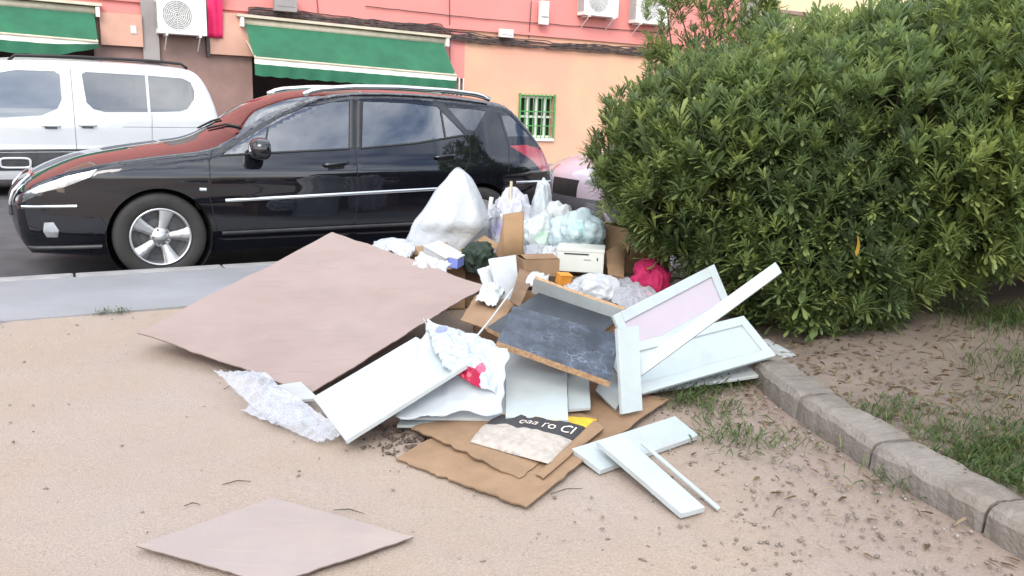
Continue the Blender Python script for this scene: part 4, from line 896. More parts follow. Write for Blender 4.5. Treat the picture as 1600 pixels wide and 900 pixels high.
# printed paper sack, flattened
Pq = [PZ(p) for p in ((735, 690, .040), (857, 725, .036), (934, 655, .046), (803, 640, .06))]; cen = sum(Pq, Vector())/4; nx, ny = 40, 26; v = []; f = []; mi = []; bt = []
def sackpt(a, b, o_=0):
    q = Pq[0]*(1-a)*(1-b)+Pq[1]*a*(1-b)+Pq[2]*a*b+Pq[3]*(1-a)*b
    q = q + (Vector((Pq[0].x, Pq[0].y, 0))-Vector((Pq[1].x, Pq[1].y, 0))).normalized()*(.03*math.sin(math.pi*b))*(1 if a < .05 else 0)
    return q + Vector((0, 0, .030*(math.sin(math.pi*a)*math.sin(math.pi*b))**.5 + .006*fbm((q.x*14, q.y*14, 2)) + o_))
for sgn in (1, 0):
    for i in range(nx+1):
        for j in range(ny+1):
            q = sackpt(i/nx, j/ny); 
            if not sgn: q.z = max(.036, q.z-.036)
            v.append(q-cen); bt.append(j/ny + .05*noise.noise(Vector((i*.18, j*.1, 0))) + .05*math.sin(i/nx*3)-.02 if sgn else 0)
k = ny+1; N_ = (nx+1)*k
for i in range(nx):
    for j in range(ny):
        a = i*k+j; f.append((a, a+k, a+k+1, a+1)); mi.append(0); f.append((N_+a, N_+a+1, N_+a+k+1, N_+a+k)); mi.append(0)
rim = [i*k for i in range(nx+1)] + [nx*k+j for j in range(1, ny+1)] + [i*k+ny for i in range(nx-1, -1, -1)] + [j for j in range(ny-1, 0, -1)]
for a, b in zip(rim, rim[1:]+rim[:1]): f.append((a, a+N_, b+N_, b)); mi.append(0)
def band_mat():
    m = bpy.data.materials.new('printed_sack_paper'); m.use_nodes = True; t = m.node_tree; b = t.nodes['Principled BSDF']; b.inputs['Roughness'].default_value = .7
    at = node(t, 'ShaderNodeAttribute'); at.attribute_name = 'tint'; r = node(t, 'ShaderNodeValToRGB'); r.color_ramp.interpolation = 'CONSTANT'; e = r.color_ramp.elements; e[0].position = 0; e[0].color = (.40, .36, .32, 1); e[1].position = .44; e[1].color = (.035, .035, .04, 1); q = e.new(.74); q.color = (.66, .42, .03, 1)
    tcn = node(t, 'ShaderNodeTexCoord'); n1 = node(t, 'ShaderNodeTexNoise'); n1.inputs['Scale'].default_value = 35; n1.inputs['Detail'].default_value = 5; t.links.new(tcn.outputs['Object'], n1.inputs['Vector']); r2 = node(t, 'ShaderNodeValToRGB'); r2.color_ramp.elements[0].color = (.72, .70, .67, 1); r2.color_ramp.elements[0].position = .3; r2.color_ramp.elements[1].position = .6; t.links.new(n1.outputs['Fac'], r2.inputs['Fac'])
    mu = node(t, 'ShaderNodeMix', data_type='RGBA', blend_type='MULTIPLY'); mu.inputs['Factor'].default_value = .8; t.links.new(at.outputs['Fac'], r.inputs['Fac']); t.links.new(r.outputs['Color'], mu.inputs['A']); t.links.new(r2.outputs['Color'], mu.inputs['B']); t.links.new(mu.outputs['Result'], b.inputs['Base Color'])
    bp = node(t, 'ShaderNodeBump'); bp.inputs['Strength'].default_value = .5; bp.inputs['Distance'].default_value = .01; t.links.new(n1.outputs['Fac'], bp.inputs['Height']); t.links.new(bp.outputs['Normal'], b.inputs['Normal']); return m
sk = pymesh('paper_sack', v, f, band_mat(), None, True); at_ = sk.data.attributes.new('tint', 'FLOAT', 'POINT'); at_.data.foreach_set('value', np.array(bt, np.float32)); sk.location = cen; tag(sk, 'flattened cream sack with black lettered band and yellow end', 'sack')
fc = bpy.data.curves.new('lettering', 'FONT'); fc.body = 'oaa ro CI'; fc.size = .075; fc.extrude = .0; tob = bpy.data.objects.new('lettering', fc); col.objects.link(tob)
dg = bpy.context.evaluated_depsgraph_get(); tm = bpy.data.meshes.new_from_object(tob.evaluated_get(dg)); bpy.data.objects.remove(tob)
wd = max(q.co.x for q in tm.vertices); LB = (Pq[1]-Pq[0]).length
for q in tm.vertices:
    a = .30 + q.co.x/wd*.64; b = .545 + q.co.y/.42 - .05*math.sin(a*3); p = sackpt(a, b, .003); q.co = p-cen
link('lettering', tm, m_cream2, sk)
# two crossed shelves and a thin batten at the right front
board('shelf_board', [(893, 701, .045), (938, 735, .022), (1092, 680, .022), (1055, 650, .045)], .018, WP, 'white shelf board lying flat under the other crossed board', 'board', 8, 0, .001, 1)
board('shelf_board', [(932, 689, .085), (1065, 803, .02), (1102, 793, .02), (974, 679, .085)], .018, WP, 'white shelf board lying across the other crossed board', 'board', 8, 0, .001, 2)
board('batten', [(1001, 692, .075), (1122, 796, .012), (1126, 793, .012), (1006, 690, .075)], .006, WP, 'thin white strip running beside the upper crossed board', 'strip', 6, 0, .0005, 2)
# white panels under the dark board
board('panel_board', [(620, 664, .034), (888, 668, .034), (878, 585, .075), (690, 560, .10)], .012, WP, 'lowest long white panel resting on the cardboard sheets', 'panel', 10, .0, .001, 3)
board('panel_board', [(624, 652, .055), (840, 655, .055), (860, 560, .12), (700, 552, .13)], .012, WP, 'upper long white panel under the plastic bag', 'panel', 10, .0, .001, 4)
board('panel_board', [(790, 652, .074), (888, 657, .074), (886, 575, .14), (790, 548, .16)], .014, WP, 'square white panel below the tan edge of the dark board', 'panel', 8, 0, .001, 5)
board('panel_board', [(888, 640, .062), (923, 637, .062), (920, 575, .13), (884, 565, .14)], .012, WP, 'narrow white panel at the right of the square panel', 'panel', 6, 0, .001, 6)
board('plank', [(488, 621, .075), (540, 689, .05), (729, 570, .265), (650, 526, .265)], .016, (m_mel, m_mel2, m_mel2), 'smooth white plank leaning up beside the pinkish sheet', 'plank', 10, 0, .001, 7)
# big pinkish sheet over the left of the heap
board('hardboard_sheet', [(214, 521, .09), (485, 615, .03), (762, 446, .30), (519, 361, .46)], .006, (m_pinkb, m_pinkd, m_pinkb), 'large pinkish hardboard sheet leaning over the left of the heap', 'board', 40, -.02, .003, 11, warp=.018)
board('panel_board', [(418, 604, .02), (440, 628, .018), (498, 622, .07), (470, 596, .06)], .012, WP, 'small white panel end under the corner of the large pinkish sheet', 'panel', 5, 0, .001, 8)
# dark marbled boards with raw chipboard edges
NP = (m_navy, m_chip, m_chip); NP2 = (mat('worn_slate_laminate', (.042, .050, .060), .5, .1, 7, c2=(.028, .034, .042), detail=9), m_chip, m_chip)
board('worktop_board', [(760, 511, .275), (878, 572, .16), (967, 498, .29), (857, 447, .39)], .024, NP2, 'rear slate grey board lying under the front navy one', 'board', 10, 0, .0015, 9)
board('worktop_board', [(776, 533, .315), (955, 597, .185), (970, 523, .285), (801, 477, .395)], .028, NP, 'front navy marbled board with thick tan chipboard edge', 'board', 10, 0, .0015, 10)
board('shelf_board', [(832, 454, .37), (975, 504, .27), (978, 481, .35), (836, 431, .46)], .018, (m_mel2, m_chip, m_mel2), 'white shelf board propped behind the navy boards', 'board', 8, 0, .002, 13)
MB().tube([PZ((741, 530, .33))-PZ((741, 530, 0)), PZ((768, 497, .36))-PZ((741, 530, 0)), PZ((801, 452, .42))-PZ((741, 530, 0))], .004, 5).build('cord', m_paper, None).location = PZ((741, 530, 0)); tag(bpy.data.objects['cord'], 'thin pale cord lying across the left end of the navy boards', 'cord')
# cupboard doors and strips on the right
m_pinkin = mat('lilac_white_panel', (.44, .39, .44), .5, .03, 3)
panel_door('cupboard_door', [(985, 600, .02), (1080, 628, .02), (1204, 560, .075), (1150, 500, .12)], 'lowest white cupboard door on the kerb end', .05, .016, .004, m_mel2)
panel_door('cupboard_door', [(950, 562, .18), (1001, 632, .04), (1201, 544, .165), (1153, 480, .32)], 'lower framed white cupboard door with its panel facing up', .05, .018, .012, m_mel)
panel_door('cupboard_door', [(970, 513, .30), (998, 588, .09), (1138, 463, .37), (1106, 395, .58)], 'upper framed cupboard door with lilac white panel tilted on the heap', .05, .018, .012, m_mel, mp_=m_pinkin)
board('batten', [(986, 572, .200), (998, 590, .165), (1222, 425, .635), (1212, 409, .675)], .018, WP, 'long white batten jutting up toward the shrub', 'strip', 8, 0, .001, 15)
board('plank', [(964, 513, .385), (972, 648, .05), (1004, 641, .05), (998, 508, .385)], .016, WP, 'short upright white plank in front of the cupboard doors', 'plank', 8, 0, .001, 16)
board('panel_board', [(930, 610, .06), (962, 640, .045), (985, 596, .10), (950, 570, .12)], .012, WP, 'small white panel corner left of the upright plank', 'panel', 5, 0, .001, 17)
# plastic on the planks
RB = [PZ(p) for p in ((690, 572, .26), (778, 622, .13), (792, 545, .28), (660, 498, .33))]; rb_ = sum(RB, Vector())/4; rb_.z = min(p.z for p in RB)
bm1 = bag_mat('bag_print_red', (.56, .62, .66), [(tuple(PZ((733, 588, .225))-rb_), .07, (.50, .012, .07)), (tuple(PZ((752, 574, .24))-rb_), .022, (.60, .15, .25)), (tuple(PZ((690, 512, .33))-rb_), .03, (.33, .37, .62))], .35)
drape('plastic_bag', [(618, 652, .085), (785, 645, .085), (792, 545, .30), (668, 497, .34)], film('thin_white_film', (.9, .92, .95), .62, (.50, .54, .57), .25), 'thin translucent plastic sheet spread over the white panels', 'plastic', 40, .0, .007, 8, 2)
drape('plastic_bag', [(690, 572, .26), (778, 622, .13), (792, 545, .28), (660, 498, .33)], bm1, 'crumpled white carrier bag with red print beside the white plank', 'bag', 56, .03, .019, 8, 5)
drape('bubble_wrap', [(334, 580, .085), (425, 664, .012), (498, 662, .05), (412, 580, .12)], m_bubble, 'torn clear bubble wrap at the left corner of the large pinkish sheet', 'plastic', 50, .015, .013, 11, 1, .8)
drape('bubble_wrap', [(376, 642, .012), (497, 692, .006), (545, 676, .05), (432, 600, .095)], m_bubble, 'crumpled clear bubble wrap by the lower end of the white plank', 'plastic', 50, .015, .012, 11, 7, .8)

# --- back of the heap, standing on the pavement: cartons first
def B(px, py, Y): return AtY(px, py, Y)
carton((-.62, 5.25, .0), (.55, .42, .27), .3, 'brown cardboard box at the upper edge of the large pinkish sheet', m_card, (None, 170, 160, 150))
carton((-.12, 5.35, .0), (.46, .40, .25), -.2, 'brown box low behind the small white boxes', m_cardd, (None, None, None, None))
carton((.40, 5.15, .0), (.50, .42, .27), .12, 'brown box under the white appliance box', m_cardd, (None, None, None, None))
carton((.80, 5.45, .0), (.34, .34, .36), .5, 'worn brown box standing upright against the shrub', m_card, (100, 95, 80, 110))
carton((.10, 4.50, .0), (.60, .46, .22), .1, 'flattened brown box in the middle of the heap', m_card2, (None, None, None, None))
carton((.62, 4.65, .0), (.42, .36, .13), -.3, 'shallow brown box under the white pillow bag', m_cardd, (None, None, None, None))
# tall white woven sack
rows = [(262, 712, 719), (266, 708, 724), (272, 702, 732), (281, 697, 740), (296, 681, 748), (312, 672, 755), (329, 663, 762), (346, 646, 768), (356, 643, 764), (366, 640, 757), (382, 630, 750), (398, 626, 742), (430, 628, 742), (455, 630, 742)]
YS = 5.72; v = []; f = []; nr_ = 56
base = Vector((B(690, 400, YS).x, YS, 0))
for i, (py, xl, xr) in enumerate(rows):
    a, b = B(xl, py, YS), B(xr, py, YS); c = (a+b)/2; hw = (b-a).length/2; dp = hw*.75 + .02
    if 8 <= i: dp -= .05
    for j in range(nr_):
        t = 2*math.pi*j/nr_; w_ = 1+.10*noise.noise(Vector((math.cos(t)*2.0, math.sin(t)*2.0, i*.30)))+.15*((1-abs(noise.noise(Vector((math.cos(t)*1.9+i*.16, math.sin(t)*1.9, i*.33+4)))))**4-.3)
        v.append((c.x+hw*math.cos(t)*(w_ if abs(math.sin(t)) > .3 else 1), YS+dp*math.sin(t)*w_, max(0.0, (c.z))-0) - np.array(base))
for i in range(len(rows)-1):
    for j in range(nr_): f.append((i*nr_+j, i*nr_+(j+1) % nr_, (i+1)*nr_+(j+1) % nr_, (i+1)*nr_+j))
f.append(tuple(range(nr_))); f.append(tuple((len(rows)-1)*nr_+j for j in range(nr_))[::-1])
o = pymesh('rubble_sack', v, f, bag_mat('woven_sack_plastic', (.47, .50, .53), [], .12, .5, .28), None, True); o.location = base; tag(o, 'tall peaked white sack standing highest in the heap', 'sack')
ss = o.modifiers.new('smooth', 'SUBSURF'); ss.levels = 1; ss.render_levels = 1
# bags
bag('plastic_bag', (B(800, 318, 5.92).x, 5.92, .30), (.165, .14, .37), bag_mat('bag_lilac', (.62, .63, .70), [((-.08, -.10, .12), .05, (.55, .52, .78)), ((.07, -.11, .22), .025, (.75, .2, .15))], .35), 'white bag with lilac print right of the tall sack', 1, False, .26)
bag('plastic_bag', (B(846, 312, 5.88).x, 5.88, .33), (.085, .09, .44), bag_mat('bag_tall', (.60, .65, .68), [((-.05, -.07, .10), .035, (.75, .12, .06))], .35), 'tall narrow white bag with an orange mark', 2, False, .15, flat=.8)
bag('plastic_bag', (B(846, 368, 5.5).x, 5.52, .40), (.13, .12, .17), bag_mat('bag_greenish', (.60, .66, .67), [((0, -.1, .02), .05, (.55, .75, .6))], .35), 'pale bag with faint green print in the middle of the heap', 3, False, .26)
bag('plastic_bag', (B(903, 362, 5.42).x, 5.42, .45), (.19, .17, .165), bag_mat('bag_aqua', (.55, .67, .70), [((-.02, -.15, .06), .05, (.5, .78, .75))], .35), 'large pale blue bag on top of the white appliance box', 4, False, .26)
bag('plastic_bag', (B(870, 340, 5.75).x, 5.78, .28), (.16, .13, .33), bag_mat('bag_plain', (.62, .65, .67), [], .35), 'plain white bag behind the pale blue bag', 9, False, .26)
bag('pillow_bag', (B(930, 446, 4.75).x, 4.75, .225), (.155, .12, .10), bag_mat('bag_pillow', (.62, .65, .68), [], .3), 'plump white bag lying in front of the white appliance box', 5, False, .10, flat=.8, rz=-.3)
bag('cloth_bundle', (B(1014, 437, 4.9).x, 4.9, .24), (.115, .11, .15), bag_mat('cloth_magenta', (.42, .012, .085), [], .1, .8), 'crumpled magenta cloth bundle beside the shrub', 6, False, .2, cat='cloth')
bag('fabric_bundle', (B(748, 395, 5.1).x, 5.1, .33), (.10, .10, .11), m_dgreen, 'dark green fabric bundle below the tall white sack', 7, False, .3, cat='cloth')
bag('plastic_bag', (B(612, 390, 5.6).x, 5.6, .22), (.18, .12, .13), bag_mat('bag_left', (.54, .60, .66), [((-.12, -.08, .06), .03, (.3, .3, .5))], .3), 'low white bag left of the tall sack', 8, False, .2)
drape('clear_plastic', [(955, 470, .23), (1000, 500, .20), (1030, 462, .26), (970, 432, .24)], m_film, 'clear plastic film in front of the magenta cloth', 'plastic', 40, .05, .016, 10, 3, .6)
drape('clear_plastic', [(820, 412, .30), (872, 412, .30), (880, 385, .36), (822, 375, .38)], m_film, 'clear plastic film under the pale bag with green print', 'plastic', 30, .04, .016, 10, 8, .6)
# white appliance box with tan side
ab = closed_box((B(908, 420, 5.05).x, 5.10, .285), (.285, .20, .145), -.12, mat('appliance_white', (.58, .60, .55), .5, .04, 4), 'white appliance box with a dark slot along its top', name='appliance_box')
MB().box((-.10, -.1035, .108), (.05, -.1005, .116)).build('slot', m_blackp, ab); MB().box((.10, -.1025, .075), (.107, -.1005, .095)).build('latch', m_blackp, ab); MB().box((.02, -.102, .075), (.065, -.1005, .082)).build('print', m_acg, ab)
# small cartons, card pieces, panels
closed_box(B(690, 405, 5.05), (.20, .13, .07), -.7, m_paper, 'white carton with flesh-coloured side on the large pinkish sheet', tilt=(.15, .25), lid=m_paper)
cb_ = closed_box(B(708, 415, 4.98), (.10, .09, .07), -.4, m_blue, 'small white and blue carton nearest the large pinkish sheet', tilt=(.1, .1), lid=m_paper)
board('cardboard_flap', [(648, 385, .36), (662, 425, .30), (712, 420, .29), (700, 378, .38)], .005, (m_card2, m_cardd, m_card2), 'flesh-coloured cardboard flap left of the white carton', 'cardboard', 8, .01, .003, 20)
# curved standing card
v = []; f = []; n1, n2 = 12, 8; p0 = B(802, 412, 5.0); lo_ = Vector((p0.x, 5.0, p0.z))
for i in range(n1+1):
    for j in range(n2+1):
        a, b = i/n1, j/n2; q = B(786+32*b+10*a*0, 336+76*a-6*b, 5.05) + Vector((0, -.10*math.sin(math.pi*a)*.6-.03*b, 0)); v.append(q-lo_)
for i in range(n1):
    for j in range(n2): a = i*(n2+1)+j; f.append((a, a+1, a+n2+2, a+n2+1))
o = pymesh('cardboard_piece', v, f, m_card, None, True); o.location = lo_; md = o.modifiers.new('t', 'SOLIDIFY'); md.thickness = .008; tag(o, 'curved tan cardboard piece standing in the middle of the heap', 'cardboard')
board('cardboard_flap', [(786, 345, .56), (772, 402, .33), (790, 420, .28), (798, 350, .54)], .005, CP, 'dark brown cardboard flap left of the curved tan piece', 'cardboard', 6, 0, .003, 22)
carton(B(838, 428, 4.75), (.22, .16, .10), .35, 'small light brown box in front of the curved cardboard', m_card2, (8, 12, None, None))
board('panel_offcut', [(764, 404, .43), (782, 474, .24), (812, 462, .24), (806, 398, .43)], .010, (m_paper, m_mel2, m_paper), 'small pale grey panel standing below the dark green bundle', 'panel', 6, 0, .001, 23)
board('panel_offcut', [(745, 420, .36), (760, 458, .27), (786, 452, .27), (772, 412, .37)], .008, (m_paper, m_mel2, m_paper), 'crumpled pale paper panel at the corner of the large pinkish sheet', 'panel', 8, .01, .003, 24)
board('cardboard_flap', [(718, 500, .20), (775, 520, .18), (808, 470, .25), (745, 455, .27)], .006, CP, 'tan cardboard flap between the large pinkish sheet and the navy boards', 'cardboard', 8, .01, .004, 25)
board('cardboard_flap', [(796, 470, .30), (812, 480, .28), (836, 430, .36), (812, 418, .38)], .006, (m_cardd, m_cardd, m_cardd), 'dark brown cardboard flap behind the propped white shelf', 'cardboard', 6, 0, .003, 26)
closed_box(B(879, 443, 4.62), (.075, .05, .06), .5, m_orange, 'tiny orange carton behind the propped white shelf', tilt=(.2, .1))
board('cardboard_flap', [(944, 392, .40), (950, 430, .28), (975, 436, .26), (985, 368, .46)], .006, CP, 'torn cardboard flap right of the white appliance box', 'cardboard', 8, .02, .006, 27)
board('cardboard_flap', [(965, 425, .25), (985, 445, .20), (1003, 400, .30), (990, 372, .40)], .006, (m_cardd, m_cardd, m_cardd), 'dark torn cardboard flap against the shrub', 'cardboard', 8, .02, .006, 28)
mbs = MB(); p0 = B(798, 310, 5.85); mbs.tube([(0, 0, -.15), (.0, 0, .12)], .010, 6); o = mbs.build('stick', m_cream, None); o.location = p0; tag(o, 'short pale stick poking out of the lilac printed bag', 'stick')
mbs = MB(); p0 = B(763, 330, 5.9); mbs.tube([(-.02, 0, -.2), (.02, 0, .10)], .016, 6); o = mbs.build('stick', m_wht, None); o.location = p0; tag(o, 'short grey stick between the tall sack and the lilac printed bag', 'stick')

# crumpled papers and scraps of film filling the gaps
scr = [((742, 470, .27), (775, 480, .25), (790, 455, .28), (755, 445, .30), 'crumpled white paper by the right corner of the large pinkish sheet', 0),
 ((600, 392, .30), (640, 405, .28), (652, 385, .33), (612, 376, .34), 'crumpled bluish paper left of the tall sack', 0),
 ((842, 405, .34), (880, 412, .32), (884, 392, .36), (850, 386, .38), 'crumpled pale paper left of the white appliance box', 0),
 ((755, 345, .50), (800, 335, .50), (806, 312, .58), (768, 320, .58), 'crumpled lilac film between the tall sack and the curved cardboard', 1),
 ((948, 372, .42), (985, 380, .38), (985, 362, .44), (955, 356, .46), 'crumpled grey paper behind the torn cardboard flap', 0),
 ((820, 445, .33), (850, 455, .31), (858, 436, .34), (828, 428, .36), 'small crumpled paper behind the slate grey board', 0),
 ((640, 420, .33), (690, 440, .28), (705, 415, .33), (655, 398, .38), 'torn white paper on the upper edge of the large pinkish sheet', 0),
 ((870, 470, .27), (905, 478, .26), (915, 458, .28), (880, 450, .29), 'clear film scrap in front of the orange carton', 1)]
for k, (a, b, c, d, lb, fl_) in enumerate(scr):
    drape('film_scrap' if fl_ else 'paper_scrap', [a, b, c, d], m_bubble if fl_ else m_paper, lb, 'plastic' if fl_ else 'paper', 22, .03, .022, 14, 30+k, .7)
# ------------------------------------------------------------------ vegetation
def leaf_mat(name, dark, mid, light):
    m = bpy.data.materials.new(name); m.use_nodes = True; t = m.node_tree; b = t.nodes['Principled BSDF']; b.inputs['Roughness'].default_value = .45; b.inputs['Specular IOR Level'].default_value = .55
    at = node(t, 'ShaderNodeAttribute'); at.attribute_name = 'tint'; r = node(t, 'ShaderNodeValToRGB'); e = r.color_ramp.elements; e[0].position = 0; e[0].color = (*dark, 1); e[1].position = 1; e[1].color = (*light, 1); k = r.color_ramp.elements.new(.55); k.color = (*mid, 1)
    tr = node(t, 'ShaderNodeBsdfTranslucent'); ms = node(t, 'ShaderNodeMixShader'); ms.inputs['Fac'].default_value = .5
    t.links.new(at.outputs['Fac'], r.inputs['Fac']); t.links.new(r.outputs['Color'], b.inputs['Base Color']); t.links.new(r.outputs['Color'], tr.inputs['Color']); t.links.new(b.outputs['BSDF'], ms.inputs[1]); t.links.new(tr.outputs['BSDF'], ms.inputs[2]); t.links.new(ms.outputs['Shader'], t.nodes['Material Output'].inputs['Surface'])
    return m
m_leaf = leaf_mat('shrub_leaf', (.115, .158, .08), (.195, .268, .095), (.37, .43, .135))
m_grass = leaf_mat('grass_blade', (.05, .085, .025), (.09, .15, .04), (.22, .23, .09))
m_bark = mat('shrub_bark', (.09, .075, .055), .9, .25, 18, bump=.5, bscale=60)
m_dry = leaf_mat('dry_leaf', (.10, .06, .03), (.22, .14, .07), (.42, .33, .20))
def frame(ax):
    h = np.where(np.abs(ax[:, 2:3]) < .9, np.array([[0, 0, 1.0]]), np.array([[1.0, 0, 0]])); u_ = np.cross(h, ax); u_ /= np.linalg.norm(u_, axis=1)[:, None]; return u_, np.cross(ax, u_)
def leaves_from(base, dirs, L_, Wd, fold=.25, droop=.12, kind='lance'):
    """flat strap leaves, widest towards the blunt tip, slightly curved; six points and four triangles each"""
    n = len(base); u_, v_ = frame(dirs); up = v_*np.sign(v_[:, 2:3]+1e-6); sdv = u_; V = np.zeros((n, 6, 3)); l = L_[:, None]; w_ = Wd[:, None]
    m1 = base+dirs*l*.48+up*l*droop*.15; m2 = base+dirs*l*.84-up*l*droop*.05
    V[:, 0] = base; V[:, 1] = m1+sdv*w_*.36+up*w_*fold*.4; V[:, 2] = m1-sdv*w_*.36+up*w_*fold*.4; V[:, 3] = m2+sdv*w_*.46; V[:, 4] = m2-sdv*w_*.46; V[:, 5] = base+dirs*l-up*l*droop*.3
    T = np.array([[0, 1, 2], [1, 3, 2], [2, 3, 4], [3, 5, 4]]); F_ = (np.arange(n)[:, None, None]*6+T[None]).reshape(-1, 3)
    return V.reshape(-1, 3), F_
def shrub(name, base, lobes, n_whorl, label, seed, leafL=.082, zmin=.12, trunk_r=.05, nbr=260):
    g = np.random.default_rng(seed); r_ = empty(name, base); b0 = np.array(base); lob = np.array(lobes, float)       # cx, cy, cz, rx, ry, rz (world)
    area = lob[:, 3]*lob[:, 5]+lob[:, 4]*lob[:, 5]+lob[:, 3]*lob[:, 4]; k = g.choice(len(lob), n_whorl*3, p=area/area.sum())
    d = g.normal(size=(n_whorl*3, 3)); d /= np.linalg.norm(d, axis=1)[:, None]
    rad = np.where(g.random(n_whorl*3) < .45, .93+.09*g.random(n_whorl*3), 1-.36*g.random(n_whorl*3)**1.6); bump = np.array([noise.noise(Vector(q)*2.6+Vector((seed, 0, 0)))+.7*noise.noise(Vector(q)*5.5+Vector((0, seed, 0))) for q in d]); shoot = g.random(n_whorl*3) < .05; rad = rad*(1+.20*bump)+np.where(shoot, .10*g.random(n_whorl*3), 0)+g.normal(0, .02, len(rad))
    P = lob[k, :3]+d*lob[k, 3:]*rad[:, None]
    inside = np.zeros(len(P), bool)
    for q in range(len(lob)): inside |= (np.linalg.norm((P-lob[q, :3])/lob[q, 3:], axis=1) < .55) & (k != q)
    ok = (~inside) & (P[:, 2] > zmin); P, d, k = P[ok][:n_whorl], d[ok][:n_whorl], k[ok][:n_whorl]; n = len(P)
    # gaps: thin some clumps out so that depth shows
    cl = np.array([noise.noise(Vector(q)*2.2+Vector((0, seed, 3))) for q in P]); kp = (cl > -.30) | (g.random(n) < .45); P, d, k, cl = P[kp], d[kp], k[kp], cl[kp]; n = len(P)
    outn = d/lob[k, 3:]; outn /= np.linalg.norm(outn, axis=1)[:, None]; ax = outn*.62+np.array([0, 0, .85])+g.normal(0, .26, (n, 3)); ax /= np.linalg.norm(ax, axis=1)[:, None]
    u_, v_ = frame(ax); M = 18; slen = np.clip(.065+.03*g.normal(size=n), .02, .15); VV = []; FF = []; TT = []; ofs = 0
    cl2 = np.array([noise.noise(Vector(q)*1.3+Vector((7, 0, seed))) for q in P]); wt = np.clip(.44+.16*cl+.40*cl2+.18*g.normal(size=n), 0, .9); young = g.random(n) < .24; wt = np.where(young, np.clip(.75+.18*g.normal(size=n), .5, 1), wt)
    wsz = 1+.30*g.normal(size=n); wsz = np.clip(wsz, .5, 1.7)
    for q in range(M):
        ph = 2.39996*q + g.random(n)*.5; el = np.where(q < 4, 1.25, np.where(q < 11, .92, .62))+g.normal(0, .14, n); st = -slen*(q/M)*wsz
        dr = ax*np.sin(el)[:, None]+(u_*np.cos(ph)[:, None]+v_*np.sin(ph)[:, None])*np.cos(el)[:, None]
        Ls = leafL*wsz*(.62 if q < 5 else 1.0)*(1+.15*g.normal(size=n)); V_, F_ = leaves_from(P+ax*st[:, None], dr, np.abs(Ls), np.abs(Ls)*.19*(1+.15*g.normal(size=n)), .25, .2)
        VV.append(V_); FF.append(F_+ofs); ofs += len(V_); tl = np.clip(wt+(.10 if q < 5 else 0)+.07*g.normal(size=n), 0, 1); TT.append(np.repeat(tl, 6))
    npmesh('foliage', np.concatenate(VV)-b0, np.concatenate(FF), m_leaf, r_, np.concatenate(TT))
    # trunk, limbs and twigs
    mb = MB(); nb = 7
    for q in range(nb):
        a = 2*math.pi*q/nb+g.random(); e = Vector((math.cos(a)*.5, math.sin(a)*.45, .8+.5*g.random())); mb.tube([(math.cos(a)*.06, math.sin(a)*.06, -.1), e*.45+Vector((.05*g.normal(), 0, 0)), e], [trunk_r, trunk_r*.7, trunk_r*.45], 7)
    mb.build('trunk', m_bark, r_, True)
    mb = MB(); sel = g.choice(n, min(n, nbr), replace=False)
    for q in sel:
        e = Vector(P[q]-b0); st = Vector((e.x*.35, e.y*.35, max(.15, e.z*.55))); md_ = (st+e)/2+Vector(g.normal(0, .06, 3)); mb.tube([st, md_, e-Vector(ax[q])*.02], [.012, .008, .004], 4, cap=False)
    mb.build('branches', m_bark, r_, True); tag(r_, label, 'shrub', 'evergreen shrubs in the planting bed'); return r_
shrub('evergreen_shrub', (2.15, 5.15, .18), [(2.15, 5.15, 1.02, 1.25, 1.10, .80), (1.35, 5.0, .90, .75, .75, .62), (1.72, 4.62, .62, .62, .55, .60), (2.95, 5.0, 1.30, .95, .9, .85), (1.0, 5.35, .98, .50, .55, .50)], 12500, 'large dense evergreen shrub overhanging the rubbish heap and kerb', 3)
shrub('evergreen_shrub', (4.2, 5.4, .2), [(4.1, 5.4, 1.55, 1.35, 1.2, 1.15), (3.5, 4.8, 1.2, .8, .7, .7), (4.6, 4.9, 1.4, .9, .8, .9)], 7500, 'evergreen shrub at the right edge over bare soil', 11)
shrub('evergreen_shrub', (1.6, 6.8, .2), [(1.45, 6.7, 1.75, .50, .5, .85), (1.75, 6.8, 1.35, .7, .6, .65), (2.9, 6.9, 1.45, .9, .8, .62)], 2900, 'taller open shrub behind, its top against the pink facade', 23, nbr=70)
# fallen yellow leaf caught in the shrub
v, f = leaves_from(np.zeros((1, 3)), np.array([[.05, -.1, -1.0]]), np.array([.11]), np.array([.05])); o = npmesh('yellow_leaf', v, f, mat('yellow_leaf', (.62, .36, .05), .6, .1, 20), None); o.location = AtY(1340, 365, 4.0); tag(o, 'single yellow leaf hanging in the large shrub', 'leaf')

# grass and weeds
def tuft_field(name, pts, L_, wd, label, seed, m=m_grass, spread=.5, kind='stuff', lean=.5):
    g = np.random.default_rng(seed); n = len(pts); base = np.array(pts, float); dr = np.stack([g.normal(0, lean, n), g.normal(0, lean, n), np.ones(n)], 1); dr /= np.linalg.norm(dr, axis=1)[:, None]
    V_, F_ = leaves_from(base, dr, L_*(.5+g.random(n)), np.full(n, wd)*(.7+.6*g.random(n)), .15, .5); t_ = np.repeat(np.clip(.45+.25*g.normal(size=n), 0, 1), 6)
    c = base.mean(0); c[2] = base[:, 2].min(); o = npmesh(name, V_-c, F_, m, None, t_); o.location = c; tag(o, label, 'grass', kind=kind); return o
g = np.random.default_rng(5); pts = []
while len(pts) < 9000:
    s_ = g.uniform(.6, 5.0); wd = .16+abs(g.normal(0, .45)); p, n_ = kerb_at(s_); n_ = (n_*.35+Vector((1, .05))*.65).normalized(); q = p+n_*wd
    dn = noise.noise(Vector((q.x*2.2, q.y*2.2, 8)))+.25*noise.noise(Vector((q.x*7, q.y*7, 2)))
    near = 1 if s_ < 3.9 else .25
    if g.random() < near*(max(0, dn+.30) if wd < 1.4 else max(0, dn-.05)): pts.append((q.x, q.y, bed_z(q, wd-.16)))
